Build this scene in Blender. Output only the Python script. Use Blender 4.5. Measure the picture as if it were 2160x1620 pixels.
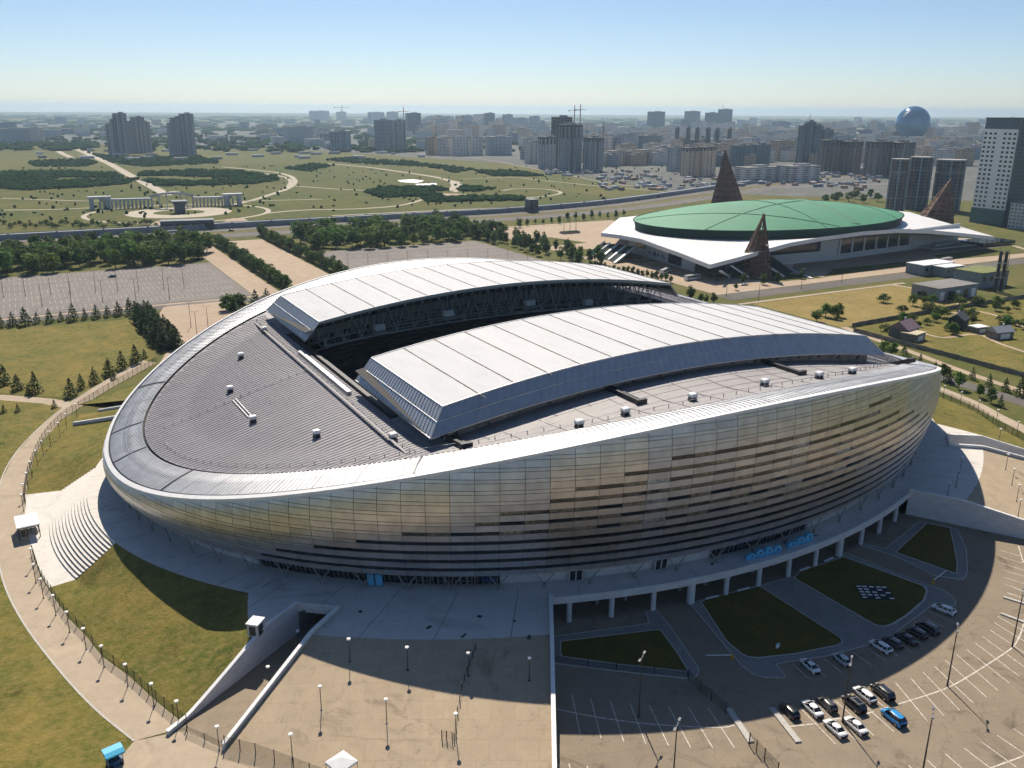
import bpy, bmesh, math, random
import numpy as np
from math import sin, cos, pi, radians, atan2, hypot, sqrt
for o in list(bpy.data.objects): bpy.data.objects.remove(o)
random.seed(7); RNG = random.Random(11)
SC = bpy.context.scene; COL = SC.collection
# ---------------------------------------------------------------- camera
FPX, PITCH, ROLL, YAW = 1850.0, math.atan(580/1850.0), math.atan(12/2000.0), radians(-29)
CAM = (-136.6, -224.3, 100.0)
cd = bpy.data.cameras.new('camera'); co = bpy.data.objects.new('camera', cd); COL.objects.link(co)
cd.sensor_width = 36.0; cd.lens = 36*FPX/2160; cd.clip_start = 1; cd.clip_end = 60000
co.location = CAM
from mathutils import Matrix, Vector, Euler
co.rotation_euler = (Matrix.Rotation(YAW, 3, 'Z') @ Matrix.Rotation(pi/2-PITCH, 3, 'X') @ Matrix.Rotation(ROLL, 3, 'Z')).to_euler()
SC.camera = co
# ---------------------------------------------------------------- sky, sun, exposure
SUN_AZ, SUN_EL = radians(70.0), radians(47.7)          # azimuth of the sun, counter-clockwise from +X
wd = bpy.data.worlds.new('World'); SC.world = wd; wd.use_nodes = True
nt = wd.node_tree; bg = nt.nodes['Background']; sky = nt.nodes.new('ShaderNodeTexSky')
sky.sky_type = 'NISHITA'; sky.sun_disc = False; sky.sun_elevation = SUN_EL; sky.sun_rotation = pi/2-SUN_AZ
sky.altitude = 350; sky.air_density = 0.8; sky.dust_density = 0.4; sky.ozone_density = 4.0
nt.links.new(sky.outputs[0], bg.inputs[0]); bg.inputs[1].default_value = 0.080
sd = bpy.data.lights.new('sun', 'SUN'); so = bpy.data.objects.new('sun', sd); COL.objects.link(so)
sd.energy = 5.0; sd.angle = radians(0.53); sd.color = (1.0, 0.90, 0.76)
so.rotation_euler = Vector((-cos(SUN_AZ)*cos(SUN_EL), -sin(SUN_AZ)*cos(SUN_EL), -sin(SUN_EL))).to_track_quat('-Z', 'Y').to_euler()
so.location = (0, 0, 300)
SC.view_settings.view_transform = 'Standard'; SC.view_settings.look = 'None'
SC.view_settings.exposure = 0.30; SC.view_settings.gamma = 1.0
SC.render.engine = 'CYCLES'
SC.cycles.use_denoising = True; SC.cycles.use_adaptive_sampling = True
try: SC.cycles.denoiser = 'OPENIMAGEDENOISE'
except Exception: pass
SC.cycles.max_bounces = 4; SC.cycles.diffuse_bounces = 2; SC.cycles.glossy_bounces = 2; SC.cycles.transparent_max_bounces = 8; SC.cycles.adaptive_threshold = 0.03
SC.cycles.volume_bounces = 0; SC.cycles.caustics_reflective = False; SC.cycles.caustics_refractive = False
SC.cycles.sample_clamp_indirect = 6; SC.cycles.use_light_tree = False
# ---------------------------------------------------------------- surveying: photo pixel -> place on a level
_cp, _sp = cos(PITCH), sin(PITCH)
def at(x, y, z=0.0):
    u, v = x-1080.0, y-810.0; c, s = cos(-ROLL), sin(-ROLL)
    u, v = c*u-s*v, s*u+c*v
    d = (u, FPX*_cp-v*_sp, -FPX*_sp-v*_cp)
    t = (z-CAM[2])/d[2]; c, s = cos(YAW), sin(YAW)
    return (CAM[0]+t*(c*d[0]-s*d[1]), CAM[1]+t*(s*d[0]+c*d[1]), z)
def pix(X, Y, Z):
    px, py = X-CAM[0], Y-CAM[1]; c, s = cos(-YAW), sin(-YAW)
    x, y = c*px-s*py, s*px+c*py; z = Z-CAM[2]
    fw, up = y*_cp-z*_sp, y*_sp+z*_cp
    u, v = FPX*x/fw, -FPX*up/fw; c, s = cos(ROLL), sin(ROLL)
    return c*u-s*v+1080, s*u+c*v+810, fw
def height_at(p, ypx):                                  # height whose top shows at row ypx above ground point p
    lo, hi = -10.0, 400.0
    for _ in range(40):
        m = (lo+hi)/2
        if pix(p[0], p[1], m)[1] > ypx: lo = m
        else: hi = m
    return lo
# ---------------------------------------------------------------- materials
MATS = {}
def mat(name, col, rough=0.7, metal=0.0, var=0.0, scale=1.0, col2=None, stretch=(1,1,1), bump=0.0, bscale=None, spec=0.5, rand=0.0, detail=5.0, coat=0.0, emit=None, hue=0.0):
    if name in MATS: return MATS[name]
    m = bpy.data.materials.new(name); m.use_nodes = True; n = m.node_tree; L = n.links
    b = n.nodes['Principled BSDF']; b.inputs['Roughness'].default_value = rough; b.inputs['Metallic'].default_value = metal
    b.inputs['Specular IOR Level'].default_value = spec; b.inputs['Coat Weight'].default_value = coat
    c = (*col, 1); b.inputs['Base Color'].default_value = c
    src = None
    if var or col2:
        tc = n.nodes.new('ShaderNodeTexCoord'); mp = n.nodes.new('ShaderNodeMapping'); mp.inputs['Scale'].default_value = stretch
        geo = n.nodes.new('ShaderNodeNewGeometry'); L.new(geo.outputs['Position'], mp.inputs[0])
        no = n.nodes.new('ShaderNodeTexNoise'); no.inputs['Scale'].default_value = scale; no.inputs['Detail'].default_value = detail; no.inputs['Roughness'].default_value = 0.62
        L.new(mp.outputs[0], no.inputs['Vector'])
        rp = n.nodes.new('ShaderNodeValToRGB'); rp.color_ramp.elements[0].position = 0.34; rp.color_ramp.elements[1].position = 0.66
        if col2: a, d = c, (*col2, 1)
        else: a, d = tuple(max(0, v*(1-var)) for v in col)+(1,), tuple(min(1, v*(1+var)) for v in col)+(1,)
        rp.color_ramp.elements[0].color = a; rp.color_ramp.elements[1].color = d
        L.new(no.outputs['Fac'], rp.inputs[0]); src = rp.outputs[0]
        if bump:
            bp = n.nodes.new('ShaderNodeBump'); bp.inputs['Strength'].default_value = bump; bp.inputs['Distance'].default_value = 0.1
            n2 = n.nodes.new('ShaderNodeTexNoise'); n2.inputs['Scale'].default_value = bscale or scale*4; n2.inputs['Detail'].default_value = 4
            L.new(mp.outputs[0], n2.inputs['Vector']); L.new(n2.outputs['Fac'], bp.inputs['Height']); L.new(bp.outputs[0], b.inputs['Normal'])
    if rand:
        oi = n.nodes.new('ShaderNodeObjectInfo'); hs = n.nodes.new('ShaderNodeHueSaturation')
        if hue:
            m3 = n.nodes.new('ShaderNodeMath'); m3.operation = 'MULTIPLY'; m3.inputs[1].default_value = 7.31; m4 = n.nodes.new('ShaderNodeMath'); m4.operation = 'FRACT'; m5 = n.nodes.new('ShaderNodeMapRange'); m5.inputs['To Min'].default_value = .5-hue; m5.inputs['To Max'].default_value = .5+hue
            L.new(oi.outputs['Random'], m3.inputs[0]); L.new(m3.outputs[0], m4.inputs[0]); L.new(m4.outputs[0], m5.inputs[0]); L.new(m5.outputs[0], hs.inputs['Hue'])
        mr = n.nodes.new('ShaderNodeMapRange'); mr.inputs['To Min'].default_value = 1-rand; mr.inputs['To Max'].default_value = 1+rand
        L.new(oi.outputs['Random'], mr.inputs[0]); L.new(mr.outputs[0], hs.inputs['Value'])
        hs.inputs['Color'].default_value = c
        if src: L.new(src, hs.inputs['Color'])
        src = hs.outputs[0]
    if src: L.new(src, b.inputs['Base Color'])
    if emit:
        b.inputs['Emission Color'].default_value = (*emit, 1); b.inputs['Emission Strength'].default_value = 1
    MATS[name] = m; return m
def layered(name, cols, scales, rough=0.9, stretch=(1,1,1), bump=0.0, bscale=2.0, spec=0.06, joints=None, stains=0.0, cracks=0.0):
    """ground-like material: base colour pairs mixed by noises of several sizes (world space)"""
    m = bpy.data.materials.new(name); m.use_nodes = True; n = m.node_tree; L = n.links
    b = n.nodes['Principled BSDF']; b.inputs['Roughness'].default_value = rough; b.inputs['Specular IOR Level'].default_value = spec
    geo = n.nodes.new('ShaderNodeNewGeometry'); mp = n.nodes.new('ShaderNodeMapping'); mp.inputs['Scale'].default_value = stretch
    L.new(geo.outputs['Position'], mp.inputs[0]); prev = None
    for i, s in enumerate(scales):
        no = n.nodes.new('ShaderNodeTexNoise'); no.inputs['Scale'].default_value = s; no.inputs['Detail'].default_value = 6; no.inputs['Roughness'].default_value = 0.65
        no.inputs['Distortion'].default_value = 0.4
        L.new(mp.outputs[0], no.inputs['Vector'])
        mr = n.nodes.new('ShaderNodeMapRange'); mr.inputs['From Min'].default_value = 0.38; mr.inputs['From Max'].default_value = 0.64
        L.new(no.outputs['Fac'], mr.inputs[0])
        mx = n.nodes.new('ShaderNodeMixRGB'); L.new(mr.outputs[0], mx.inputs[0])
        if prev is None: mx.inputs[1].default_value = (*cols[0], 1)
        else: L.new(prev, mx.inputs[1])
        mx.inputs[2].default_value = (*cols[i+1], 1); 
        if i:
            ml = n.nodes.new('ShaderNodeMath'); ml.operation = 'MULTIPLY'; ml.inputs[1].default_value = 0.6
            L.new(mr.outputs[0], ml.inputs[0]); L.new(ml.outputs[0], mx.inputs[0])
        prev = mx.outputs[0]
    def darken(fac, amt):
        nonlocal prev
        ml = n.nodes.new('ShaderNodeMath'); ml.operation = 'MULTIPLY'; ml.inputs[1].default_value = amt; L.new(fac, ml.inputs[0])
        mx = n.nodes.new('ShaderNodeMixRGB'); mx.blend_type = 'MULTIPLY'; L.new(ml.outputs[0], mx.inputs[0]); L.new(prev, mx.inputs[1]); mx.inputs[2].default_value = (.22, .21, .20, 1); prev = mx.outputs[0]
    if joints:                                                 # slab joints: (length, width, strength, angle)
        m2 = n.nodes.new('ShaderNodeMapping'); m2.inputs['Rotation'].default_value = (0, 0, joints[3]); L.new(geo.outputs['Position'], m2.inputs[0])
        br = n.nodes.new('ShaderNodeTexBrick'); br.inputs['Scale'].default_value = 1.0; br.inputs['Brick Width'].default_value = joints[0]; br.inputs['Row Height'].default_value = joints[1]; br.inputs['Mortar Size'].default_value = .05; br.inputs['Mortar Smooth'].default_value = .3
        br.inputs['Color1'].default_value = (0, 0, 0, 1); br.inputs['Color2'].default_value = (.22, .22, .22, 1); br.inputs['Mortar'].default_value = (1, 1, 1, 1); L.new(m2.outputs[0], br.inputs['Vector']); darken(br.outputs['Color'], joints[2])
    if stains:
        for sc_, lo_, hi_, am in ((.09, .56, .72, stains), (.9, .64, .72, stains*.8), (.35, .60, .66, stains*.5)):
            no = n.nodes.new('ShaderNodeTexNoise'); no.inputs['Scale'].default_value = sc_; no.inputs['Detail'].default_value = 7; no.inputs['Roughness'].default_value = .7; no.inputs['Distortion'].default_value = 1.2; L.new(geo.outputs['Position'], no.inputs['Vector'])
            mr = n.nodes.new('ShaderNodeMapRange'); mr.inputs['From Min'].default_value = lo_; mr.inputs['From Max'].default_value = hi_; L.new(no.outputs['Fac'], mr.inputs[0]); darken(mr.outputs[0], am)
    if cracks:
        vo = n.nodes.new('ShaderNodeTexVoronoi'); vo.feature = 'DISTANCE_TO_EDGE'; vo.inputs['Scale'].default_value = .075; no = n.nodes.new('ShaderNodeTexNoise'); no.inputs['Scale'].default_value = .3; no.inputs['Detail'].default_value = 4
        va = n.nodes.new('ShaderNodeVectorMath'); va.operation = 'MULTIPLY_ADD'; va.inputs[1].default_value = (9, 9, 0); L.new(geo.outputs['Position'], no.inputs['Vector']); L.new(no.outputs['Color'], va.inputs[0]); L.new(geo.outputs['Position'], va.inputs[2]); L.new(va.outputs[0], vo.inputs['Vector'])
        mr = n.nodes.new('ShaderNodeMapRange'); mr.inputs['From Min'].default_value = .007; mr.inputs['From Max'].default_value = .002; L.new(vo.outputs['Distance'], mr.inputs[0]); darken(mr.outputs[0], cracks)
    L.new(prev, b.inputs['Base Color'])
    if bump:
        bp = n.nodes.new('ShaderNodeBump'); bp.inputs['Strength'].default_value = bump; bp.inputs['Distance'].default_value = 0.3
        n2 = n.nodes.new('ShaderNodeTexNoise'); n2.inputs['Scale'].default_value = bscale; n2.inputs['Detail'].default_value = 5
        L.new(mp.outputs[0], n2.inputs['Vector']); L.new(n2.outputs['Fac'], bp.inputs['Height']); L.new(bp.outputs[0], b.inputs['Normal'])
    MATS[name] = m; return m
def see_through(name, col, alpha, rough=0.6):
    m = bpy.data.materials.new(name); m.use_nodes = True; n = m.node_tree; L = n.links
    b = n.nodes['Principled BSDF']; b.inputs['Base Color'].default_value = (*col, 1); b.inputs['Roughness'].default_value = rough
    b.inputs['Alpha'].default_value = alpha; MATS[name] = m; return m
# ---------------------------------------------------------------- mesh building
class MB:
    def __init__(s): s.v = []; s.f = []; s.m = []
    def add(s, vs, fs, mi=0):
        k = len(s.v); s.v += [tuple(map(float, p)) for p in vs]; s.f += [tuple(i+k for i in f) for f in fs]; s.m += [mi]*len(fs); return s
    def quad(s, a, b, c, d, mi=0): return s.add([a, b, c, d], [(0, 1, 2, 3)], mi)
    def poly(s, pts, mi=0): return s.add(pts, [tuple(range(len(pts)))], mi)
    def box(s, c, d, rz=0.0, mi=0, taper=1.0):
        x, y, z = d[0]/2, d[1]/2, d[2]/2; C, S = cos(rz), sin(rz); vs = []
        for k in (-1, 1):
            t = taper if k > 0 else 1.0
            for i, j in ((-1, -1), (1, -1), (1, 1), (-1, 1)):
                X, Y = i*x*t, j*y*t; vs.append((c[0]+C*X-S*Y, c[1]+S*X+C*Y, c[2]+k*z))
        return s.add(vs, [(3, 2, 1, 0), (4, 5, 6, 7), (0, 1, 5, 4), (1, 2, 6, 5), (2, 3, 7, 6), (3, 0, 4, 7)], mi)
    def bar(s, a, b, w, h=None, mi=0, up=(0, 0, 1)):
        a, b = Vector(a), Vector(b); h = h or w; d = (b-a)
        if d.length < 1e-6: return s
        d.normalize(); u = Vector(up)
        if abs(d.dot(u)) > 0.98: u = Vector((1, 0, 0))
        r = d.cross(u).normalized()*w/2; q = r.cross(d).normalized()*h/2
        vs = [a-r-q, a+r-q, a+r+q, a-r+q, b-r-q, b+r-q, b+r+q, b-r+q]
        return s.add(vs, [(0, 1, 2, 3), (7, 6, 5, 4), (0, 4, 5, 1), (1, 5, 6, 2), (2, 6, 7, 3), (3, 7, 4, 0)], mi)
    def tube(s, pts, rad, n=8, mi=0, cap=True):
        k0 = len(s.v); m = len(pts); rad = rad if hasattr(rad, '__len__') else [rad]*m
        for i, p in enumerate(pts):
            p = Vector(p); d = Vector(pts[min(i+1, m-1)])-Vector(pts[max(i-1, 0)])
            d = d.normalized() if d.length > 1e-9 else Vector((0, 0, 1))
            u = Vector((0, 0, 1)) if abs(d.z) < 0.95 else Vector((1, 0, 0))
            r = d.cross(u).normalized(); q = r.cross(d)
            for j in range(n):
                a = 2*pi*j/n; s.v.append(tuple(p+r*rad[i]*cos(a)+q*rad[i]*sin(a)))
        for i in range(m-1):
            for j in range(n):
                a, b = k0+i*n+j, k0+i*n+(j+1) % n; s.f.append((a, b, b+n, a+n)); s.m.append(mi)
        if cap:
            s.f.append(tuple(k0+j for j in range(n))[::-1]); s.m.append(mi)
            s.f.append(tuple(k0+(m-1)*n+j for j in range(n))); s.m.append(mi)
        return s
    def prism(s, poly, z0, z1, mi=0, mside=None):
        n = len(poly); A = sum(poly[i][0]*poly[(i+1) % n][1]-poly[(i+1) % n][0]*poly[i][1] for i in range(n))
        if A < 0: poly = poly[::-1]
        vs = [(p[0], p[1], z0) for p in poly]+[(p[0], p[1], z1) for p in poly]
        s.add(vs, [tuple(range(n, 2*n)), tuple(range(n))[::-1]], mi)
        k = len(s.v)-2*n
        for i in range(n):
            j = (i+1) % n; s.f.append((k+i, k+j, k+n+j, k+n+i)); s.m.append(mi if mside is None else mside)
        return s
    def build(s, name, mats, parent=None, smooth=False, **props):
        me = bpy.data.meshes.new(name); me.from_pydata(s.v, [], s.f)
        for m in (mats if isinstance(mats, (list, tuple)) else [mats]): me.materials.append(m)
        if any(s.m): me.polygons.foreach_set('material_index', s.m)
        if smooth: me.polygons.foreach_set('use_smooth', [True]*len(me.polygons))
        me.update(); return link(name, me, parent, **props)
def link(name, data, parent=None, loc=None, rz=None, label=None, cat=None, group=None, kind=None, scale=None):
    o = bpy.data.objects.new(name, data); COL.objects.link(o)
    if parent: o.parent = parent
    if loc is not None: o.location = loc
    if rz is not None: o.rotation_euler = (0, 0, rz)
    if scale is not None: o.scale = scale if hasattr(scale, '__len__') else (scale,)*3
    if label: o['label'] = label
    if cat: o['category'] = cat
    if group: o['group'] = group
    if kind: o['kind'] = kind
    return o
def empty(name, loc=(0, 0, 0), rz=0.0, **k): return link(name, None, None, loc, rz, **k)
def copy_tree(o, parent=None):
    n = o.copy(); COL.objects.link(n); n.parent = parent
    for ch in o.children: copy_tree(ch, n)
    return n
def fan_fill(poly, z): return [(p[0], p[1], z) for p in poly]
def sheet(name, pts, z, m, parent=None, thick=0.0, **k):
    """a flat piece of ground; pts are plan points"""
    b = MB()
    if thick: b.prism([(p[0], p[1]) for p in pts], z-thick, z)
    else:
        n = len(pts); A = sum(pts[i][0]*pts[(i+1) % n][1]-pts[(i+1) % n][0]*pts[i][1] for i in range(n))
        b.poly(fan_fill(pts if A > 0 else pts[::-1], z))
    return b.build(name, m, parent, **k)
def px_poly(pts, z=0.0): return [at(x, y, z) for x, y in pts]
def strip(pts, w, z=0.0, widths=None):
    """quads along a plan polyline"""
    b = MB(); n = len(pts); L = []; R = []
    for i in range(n):
        a, c = pts[max(i-1, 0)], pts[min(i+1, n-1)]; dx, dy = c[0]-a[0], c[1]-a[1]; l = hypot(dx, dy) or 1
        ww = (widths[i] if widths else w)/2; L.append((pts[i][0]-dy/l*ww, pts[i][1]+dx/l*ww, z)); R.append((pts[i][0]+dy/l*ww, pts[i][1]-dx/l*ww, z))
    for i in range(n-1): b.quad(R[i], R[i+1], L[i+1], L[i])
    return b
def smooth_line(pts, k=6):
    out = []; n = len(pts)
    for i in range(n-1):
        p0, p1, p2, p3 = pts[max(i-1, 0)], pts[i], pts[i+1], pts[min(i+2, n-1)]
        for j in range(k):
            t = j/k; out.append(tuple(0.5*(2*p1[a]+(p2[a]-p0[a])*t+(2*p0[a]-5*p1[a]+4*p2[a]-p3[a])*t*t+(3*p1[a]-p0[a]-3*p2[a]+p3[a])*t**3) for a in (0, 1)))
    out.append(tuple(pts[-1][:2])); return out
# ================================================================ MATERIALS
G_DRY = layered('dry_lawn', [(0.100, 0.114, 0.022), (0.225, 0.175, 0.045), (0.045, 0.080, 0.014), (0.27, 0.20, 0.07)], [0.05, 0.14, 0.6], bump=0.8, bscale=1.6, stains=.55, spec=.1)
G_STEPPE = layered('steppe', [(0.085, 0.108, 0.028), (0.145, 0.130, 0.045), (0.05, 0.078, 0.018), (0.18, 0.15, 0.06)], [0.004, 0.017, 0.09], bump=0.5, bscale=0.5)
G_LAWN = layered('watered_lawn', [(0.095, 0.085, 0.020), (0.16, 0.115, 0.032), (0.07, 0.07, 0.016)], [0.08, 0.6], bump=0.5, bscale=3)
M_PAVE = layered('tan_paving', [(0.42, 0.335, 0.235), (0.49, 0.39, 0.275), (0.34, 0.28, 0.205), (0.46, 0.37, 0.26)], [0.03, 0.35, 2.2], rough=0.85, joints=(4.0, 4.0, .26, .52), stains=.55, cracks=.15)
M_ASPH = layered('worn_asphalt', [(0.265, 0.218, 0.162), (0.32, 0.26, 0.19), (0.215, 0.18, 0.14), (0.295, 0.242, 0.178)], [0.025, 0.22, 1.7], rough=0.88, joints=(17.0, 11.0, .26, .35), stains=.6, cracks=.25)
M_CONC = layered('pale_concrete', [(0.66, 0.63, 0.58), (0.73, 0.70, 0.645), (0.54, 0.52, 0.485), (0.70, 0.67, 0.62)], [0.05, 0.4, 3.0], rough=0.8, joints=(3.0, 3.0, .12, .3), stains=.36)
M_PATH = layered('path_concrete', [(0.42, 0.345, 0.255), (0.50, 0.41, 0.305), (0.34, 0.285, 0.215), (0.45, 0.37, 0.275)], [0.05, 0.3, 2.4], rough=0.85, stains=.3, cracks=.12)
M_SIDE = layered('sidewalk_paving', [(0.26, 0.25, 0.235), (0.32, 0.305, 0.28), (0.22, 0.21, 0.2)], [0.2, 1.4], rough=0.85, joints=(2.0, 1.0, .22, .4), stains=.2)
M_ROAD = layered('road_asphalt', [(0.145, 0.135, 0.125), (0.185, 0.17, 0.155), (0.12, 0.112, 0.105)], [0.02, 0.2], rough=0.85)
M_KERB = mat('kerb_stone', (0.46, 0.44, 0.40), 0.8, var=0.12, scale=1.5)
M_PAINT = mat('line_paint', (0.38, 0.33, 0.26), 0.8, col2=(0.80, 0.77, 0.70), scale=1.6, spec=.1, detail=8)
M_WALLC = mat('white_wall_render', (0.60, 0.60, 0.60), 0.75, var=0.10, scale=0.35, stretch=(1, 1, 3))
M_WHITE = mat('white_paint', (0.78, 0.78, 0.77), 0.5, var=0.05, scale=0.6)
M_DARK = mat('dark_steel', (0.045, 0.047, 0.052), 0.5, metal=0.3)
M_STEEL = mat('grey_steel', (0.34, 0.35, 0.36), 0.45, metal=0.7)
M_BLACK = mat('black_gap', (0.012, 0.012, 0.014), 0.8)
M_CLAD = [mat('cladding_warm', (0.67, 0.645, 0.61), 0.42, metal=0.92, var=0.12, scale=0.35, rand=0.09),
          mat('cladding_neutral', (0.64, 0.64, 0.635), 0.45, metal=0.92, var=0.12, scale=0.35, rand=0.09),
          mat('cladding_cool', (0.59, 0.61, 0.64), 0.48, metal=0.92, var=0.12, scale=0.35, rand=0.09)]
M_GLASSW = mat('strip_glass', (0.050, 0.044, 0.032), 0.07, metal=0.0, spec=1.0, var=0.6, scale=1.1, rand=0.5, detail=2)
M_GLASSV = [M_GLASSW, mat('lit_blind_glass', (0.20, 0.165, 0.11), 0.15, spec=.9, var=.6, scale=1.3, rand=.4, detail=2), mat('pale_blind_glass', (0.30, 0.30, 0.28), 0.2, spec=.9, var=.5, scale=1.3, rand=.4, detail=2), mat('black_glass', (0.012, 0.014, 0.018), .06, spec=.8)]  # tan and black glass hold painted reflections of sunlit and shaded ground
M_GLASSD = mat('dark_glass', (0.020, 0.026, 0.034), 0.08, spec=0.6)
M_RING = mat('ring_sheet_metal', (0.60, 0.605, 0.615), 0.42, metal=0.5, var=0.12, scale=0.35, rand=0.03)
M_ROOFP = layered('white_roof_membrane', [(0.545, 0.555, 0.57), (0.60, 0.605, 0.612), (0.475, 0.485, 0.50), (0.57, 0.575, 0.585)], [0.05, 0.3, 1.6], rough=.7, spec=.25, stretch=(1, .22, 1), stains=.10)
M_PANELSIDE = mat('panel_side_sheet', (0.46, 0.47, 0.49), 0.38, metal=0.6, var=0.08, scale=0.5)
M_DECK = layered('roof_deck_membrane', [(0.245, 0.235, 0.255), (0.305, 0.292, 0.31), (0.185, 0.18, 0.195), (0.275, 0.265, 0.28)], [0.06, 0.25, 1.3], rough=0.55, stretch=(0.25, 1.6, 1), spec=0.35, stains=.42)
M_DECK2 = layered('side_roof_membrane', [(0.30, 0.285, 0.29), (0.345, 0.325, 0.325), (0.24, 0.228, 0.235), (0.32, 0.305, 0.305)], [0.05, 0.2, 1.1], rough=0.6, spec=0.45, stains=.35)
M_SEAM = mat('roof_seam', (0.25, 0.24, 0.26), 0.5, metal=0.2)
M_TRUSS = mat('truss_paint', (0.24, 0.25, 0.27), 0.5, metal=0.2)
M_SEAT = mat('stand_seats', (0.035, 0.045, 0.075), 0.6, var=0.3, scale=0.4)
M_PITCH = mat('pitch_turf', (0.05, 0.12, 0.03), 0.8, var=0.2, scale=0.15)
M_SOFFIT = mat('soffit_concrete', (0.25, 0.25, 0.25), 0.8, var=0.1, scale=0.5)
M_BLUE = mat('blue_print', (0.10, 0.42, 0.66), 0.5, var=0.15, scale=0.7)
M_NAVY = mat('navy_print', (0.025, 0.05, 0.16), 0.5)
# ================================================================ GROUND
gm = MB(); RG = [0, 150, 300, 600, 1200, 2500, 5000, 10000, 18500]; NG = 96
for i, r in enumerate(RG):
    for k in range(NG): gm.v.append((r*cos(2*pi*k/NG), r*sin(2*pi*k/NG), 0.0))
for i in range(len(RG)-1):
    for k in range(NG):
        a, b = i*NG+k, i*NG+(k+1) % NG; gm.f.append((a, b, b+NG, a+NG) if i else (a, b+NG, a+NG)); gm.m.append(0)
gm.v = [(x, y, z-0.06) for x, y, z in gm.v]
gm.build('ground', G_STEPPE, kind='structure')
# ================================================================ PODIUM (radial layout about the arena's ellipse)
AX, BY, ZP = 123.6, 97.2, 6.0
def E(t, s=1.0, z=0.0): return (AX*s*cos(t), BY*s*sin(t), z)
def ts(p): return atan2(p[1]/BY, p[0]/AX), hypot(p[0]/AX, p[1]/BY)
FENCE_L = [(395, 1533), (330, 1480), (270, 1425), (215, 1385), (180, 1340), (145, 1305), (110, 1255), (85, 1215), (70, 1170), (55, 1115), (52, 1060), (60, 1000), (90, 930), (130, 885), (180, 852), (240, 815), (330, 765)]
FENCE_R = [(2160, 930), (2105, 900), (2062, 871), (2025, 853), (1989, 839), (1965, 828)]
fl = [at(*p) for p in FENCE_L]; fr = [at(*p) for p in FENCE_R]
_tab = sorted([(math.degrees(ts(p)[0]) % 360, ts(p)[1]) for p in fl+fr]+[(225.9, 1.41), (245, 1.56), (295, 1.56), (314, 1.41), (20, 1.30), (45, 1.42), (75, 1.6), (100, 1.66)])
_tt = [a for a, _ in _tab]; _ss = [b for _, b in _tab]
def fence_s(tdeg): return float(np.interp(tdeg % 360, _tt, _ss, period=360))
def fold(tdeg):
    a = abs(tdeg) % 180; return min(a, 180-a)
def plaza_edge(td):
    a = fold(td)
    if a < 36: return 1.07
    if a < 40.6: return 1.07+0.10*(a-36)/4.6
    if a < 42.0: return 1.17
    if a < 46.2: return 1.083
    if a < 65.2: return 1.167
    return 1.044
N_T = 1440
pb = MB(); prev = None
for k in range(N_T+1):
    td = -180+k*360/N_T; t = radians(td); s = plaza_edge(td+0.001 if k < N_T else td-0.001); cur = (E(t, 0.90, ZP), E(t, s, ZP), td, s, t)
    if prev:
        s0 = plaza_edge(prev[2]+0.001); a = fold((td+prev[2])/2); t0 = prev[4]
        s1 = s0 if abs(s-s0) > 0.02 else plaza_edge(td-0.001)
        pb.quad(E(t0, 0.90, ZP), E(t0, s0, ZP), E(t, s1, ZP), E(t, 0.90, ZP))
    prev = cur
pb.build('plaza', M_CONC, kind='structure')
# paving joints of the plaza: radial and ring lines cut as thin dark inlays
jb = MB()
for td in range(-178, 180, 6):
    a = fold(td); s1 = plaza_edge(td); t = radians(td); n = radians(0.035)
    jb.quad(E(t-n, 1.0, ZP+.004), E(t-n, s1, ZP+.004), E(t+n, s1, ZP+.004), E(t+n, 1.0, ZP+.004))
for (x_, y_, w_, d_) in ((905, 1323, 1.3, .7), (978, 1341, 1.6, .5), (1116, 1344, 1.2, .6), (1012, 1300, .9, .9), (640, 1290, .8, .8), (560, 1235, 2.4, .2), (430, 1170, 3.0, .15), (760, 1290, .8, .8), (1085, 1310, .6, .6), (1502, 1190, 1.0, .5), (1720, 1130, 1.0, .5)):
    q_ = at(x_, y_, ZP); MB().box((q_[0], q_[1], ZP+.012), (w_, d_, .02), RNG.uniform(0, 1)).build('drain_cover', M_DARK, bpy.data.objects['plaza'])
jb.build('paving_joints', M_SIDE, bpy.data.objects['plaza'], kind='stuff')
# grass banks, forecourt ramps, stairs
def sector_mesh(t0, t1, s_in, s_out, zf, nt_, ns_):
    b = MB(); k0 = 0
    for i in range(nt_+1):
        td = t0+(t1-t0)*i/nt_; a, c = s_in(td), s_out(td)
        for j in range(ns_+1):
            w = j/ns_; b.v.append(E(radians(td), a+(c-a)*w, zf(w, td)))
    for i in range(nt_):
        for j in range(ns_):
            k = i*(ns_+1)+j; b.f.append((k, k+1, k+ns_+2, k+ns_+1)); b.m.append(0)
    return b
def bank(w, td):
    a = fold(td); k = min(1.0, max(0.0, (a-14)/9.0)); k = k*k*(3-2*k); s0, s1 = plaza_edge(td), fence_s(td); steep = max(0.0, 1-w*(s1-s0)/0.078)
    return ZP*(k*(1-w)**1.1+(1-k)*steep)-0.02
for nm, t0, t1 in (('left_front', -166, -138), ('left_back', 138, 166), ('right_front', -42, -14), ('right_back', 14, 42)):
    sector_mesh(t0, t1, plaza_edge, lambda td: fence_s(td)-0.004, bank, 112, 16).build('grass_bank', G_DRY, smooth=True, kind='structure')
sector_mesh(46, 134, lambda td: 1.044 if fold(td) > 65.2 else 1.167, lambda td: 1.5, bank, 90, 10).build('grass_bank', G_DRY, smooth=True, kind='structure')
def ramp_z(w, td): return ZP*(1-w) if w < 1 else 0.01
FC = {}
for nm, t0, t1 in (('left', -133.8, -114.8), ('right', -65.2, -46.2)):
    FC[nm] = sector_mesh(t0, t1, lambda td: 1.167, fence_s, ramp_z, 40, 12).build('forecourt', M_PAVE, smooth=True, kind='structure')
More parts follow.
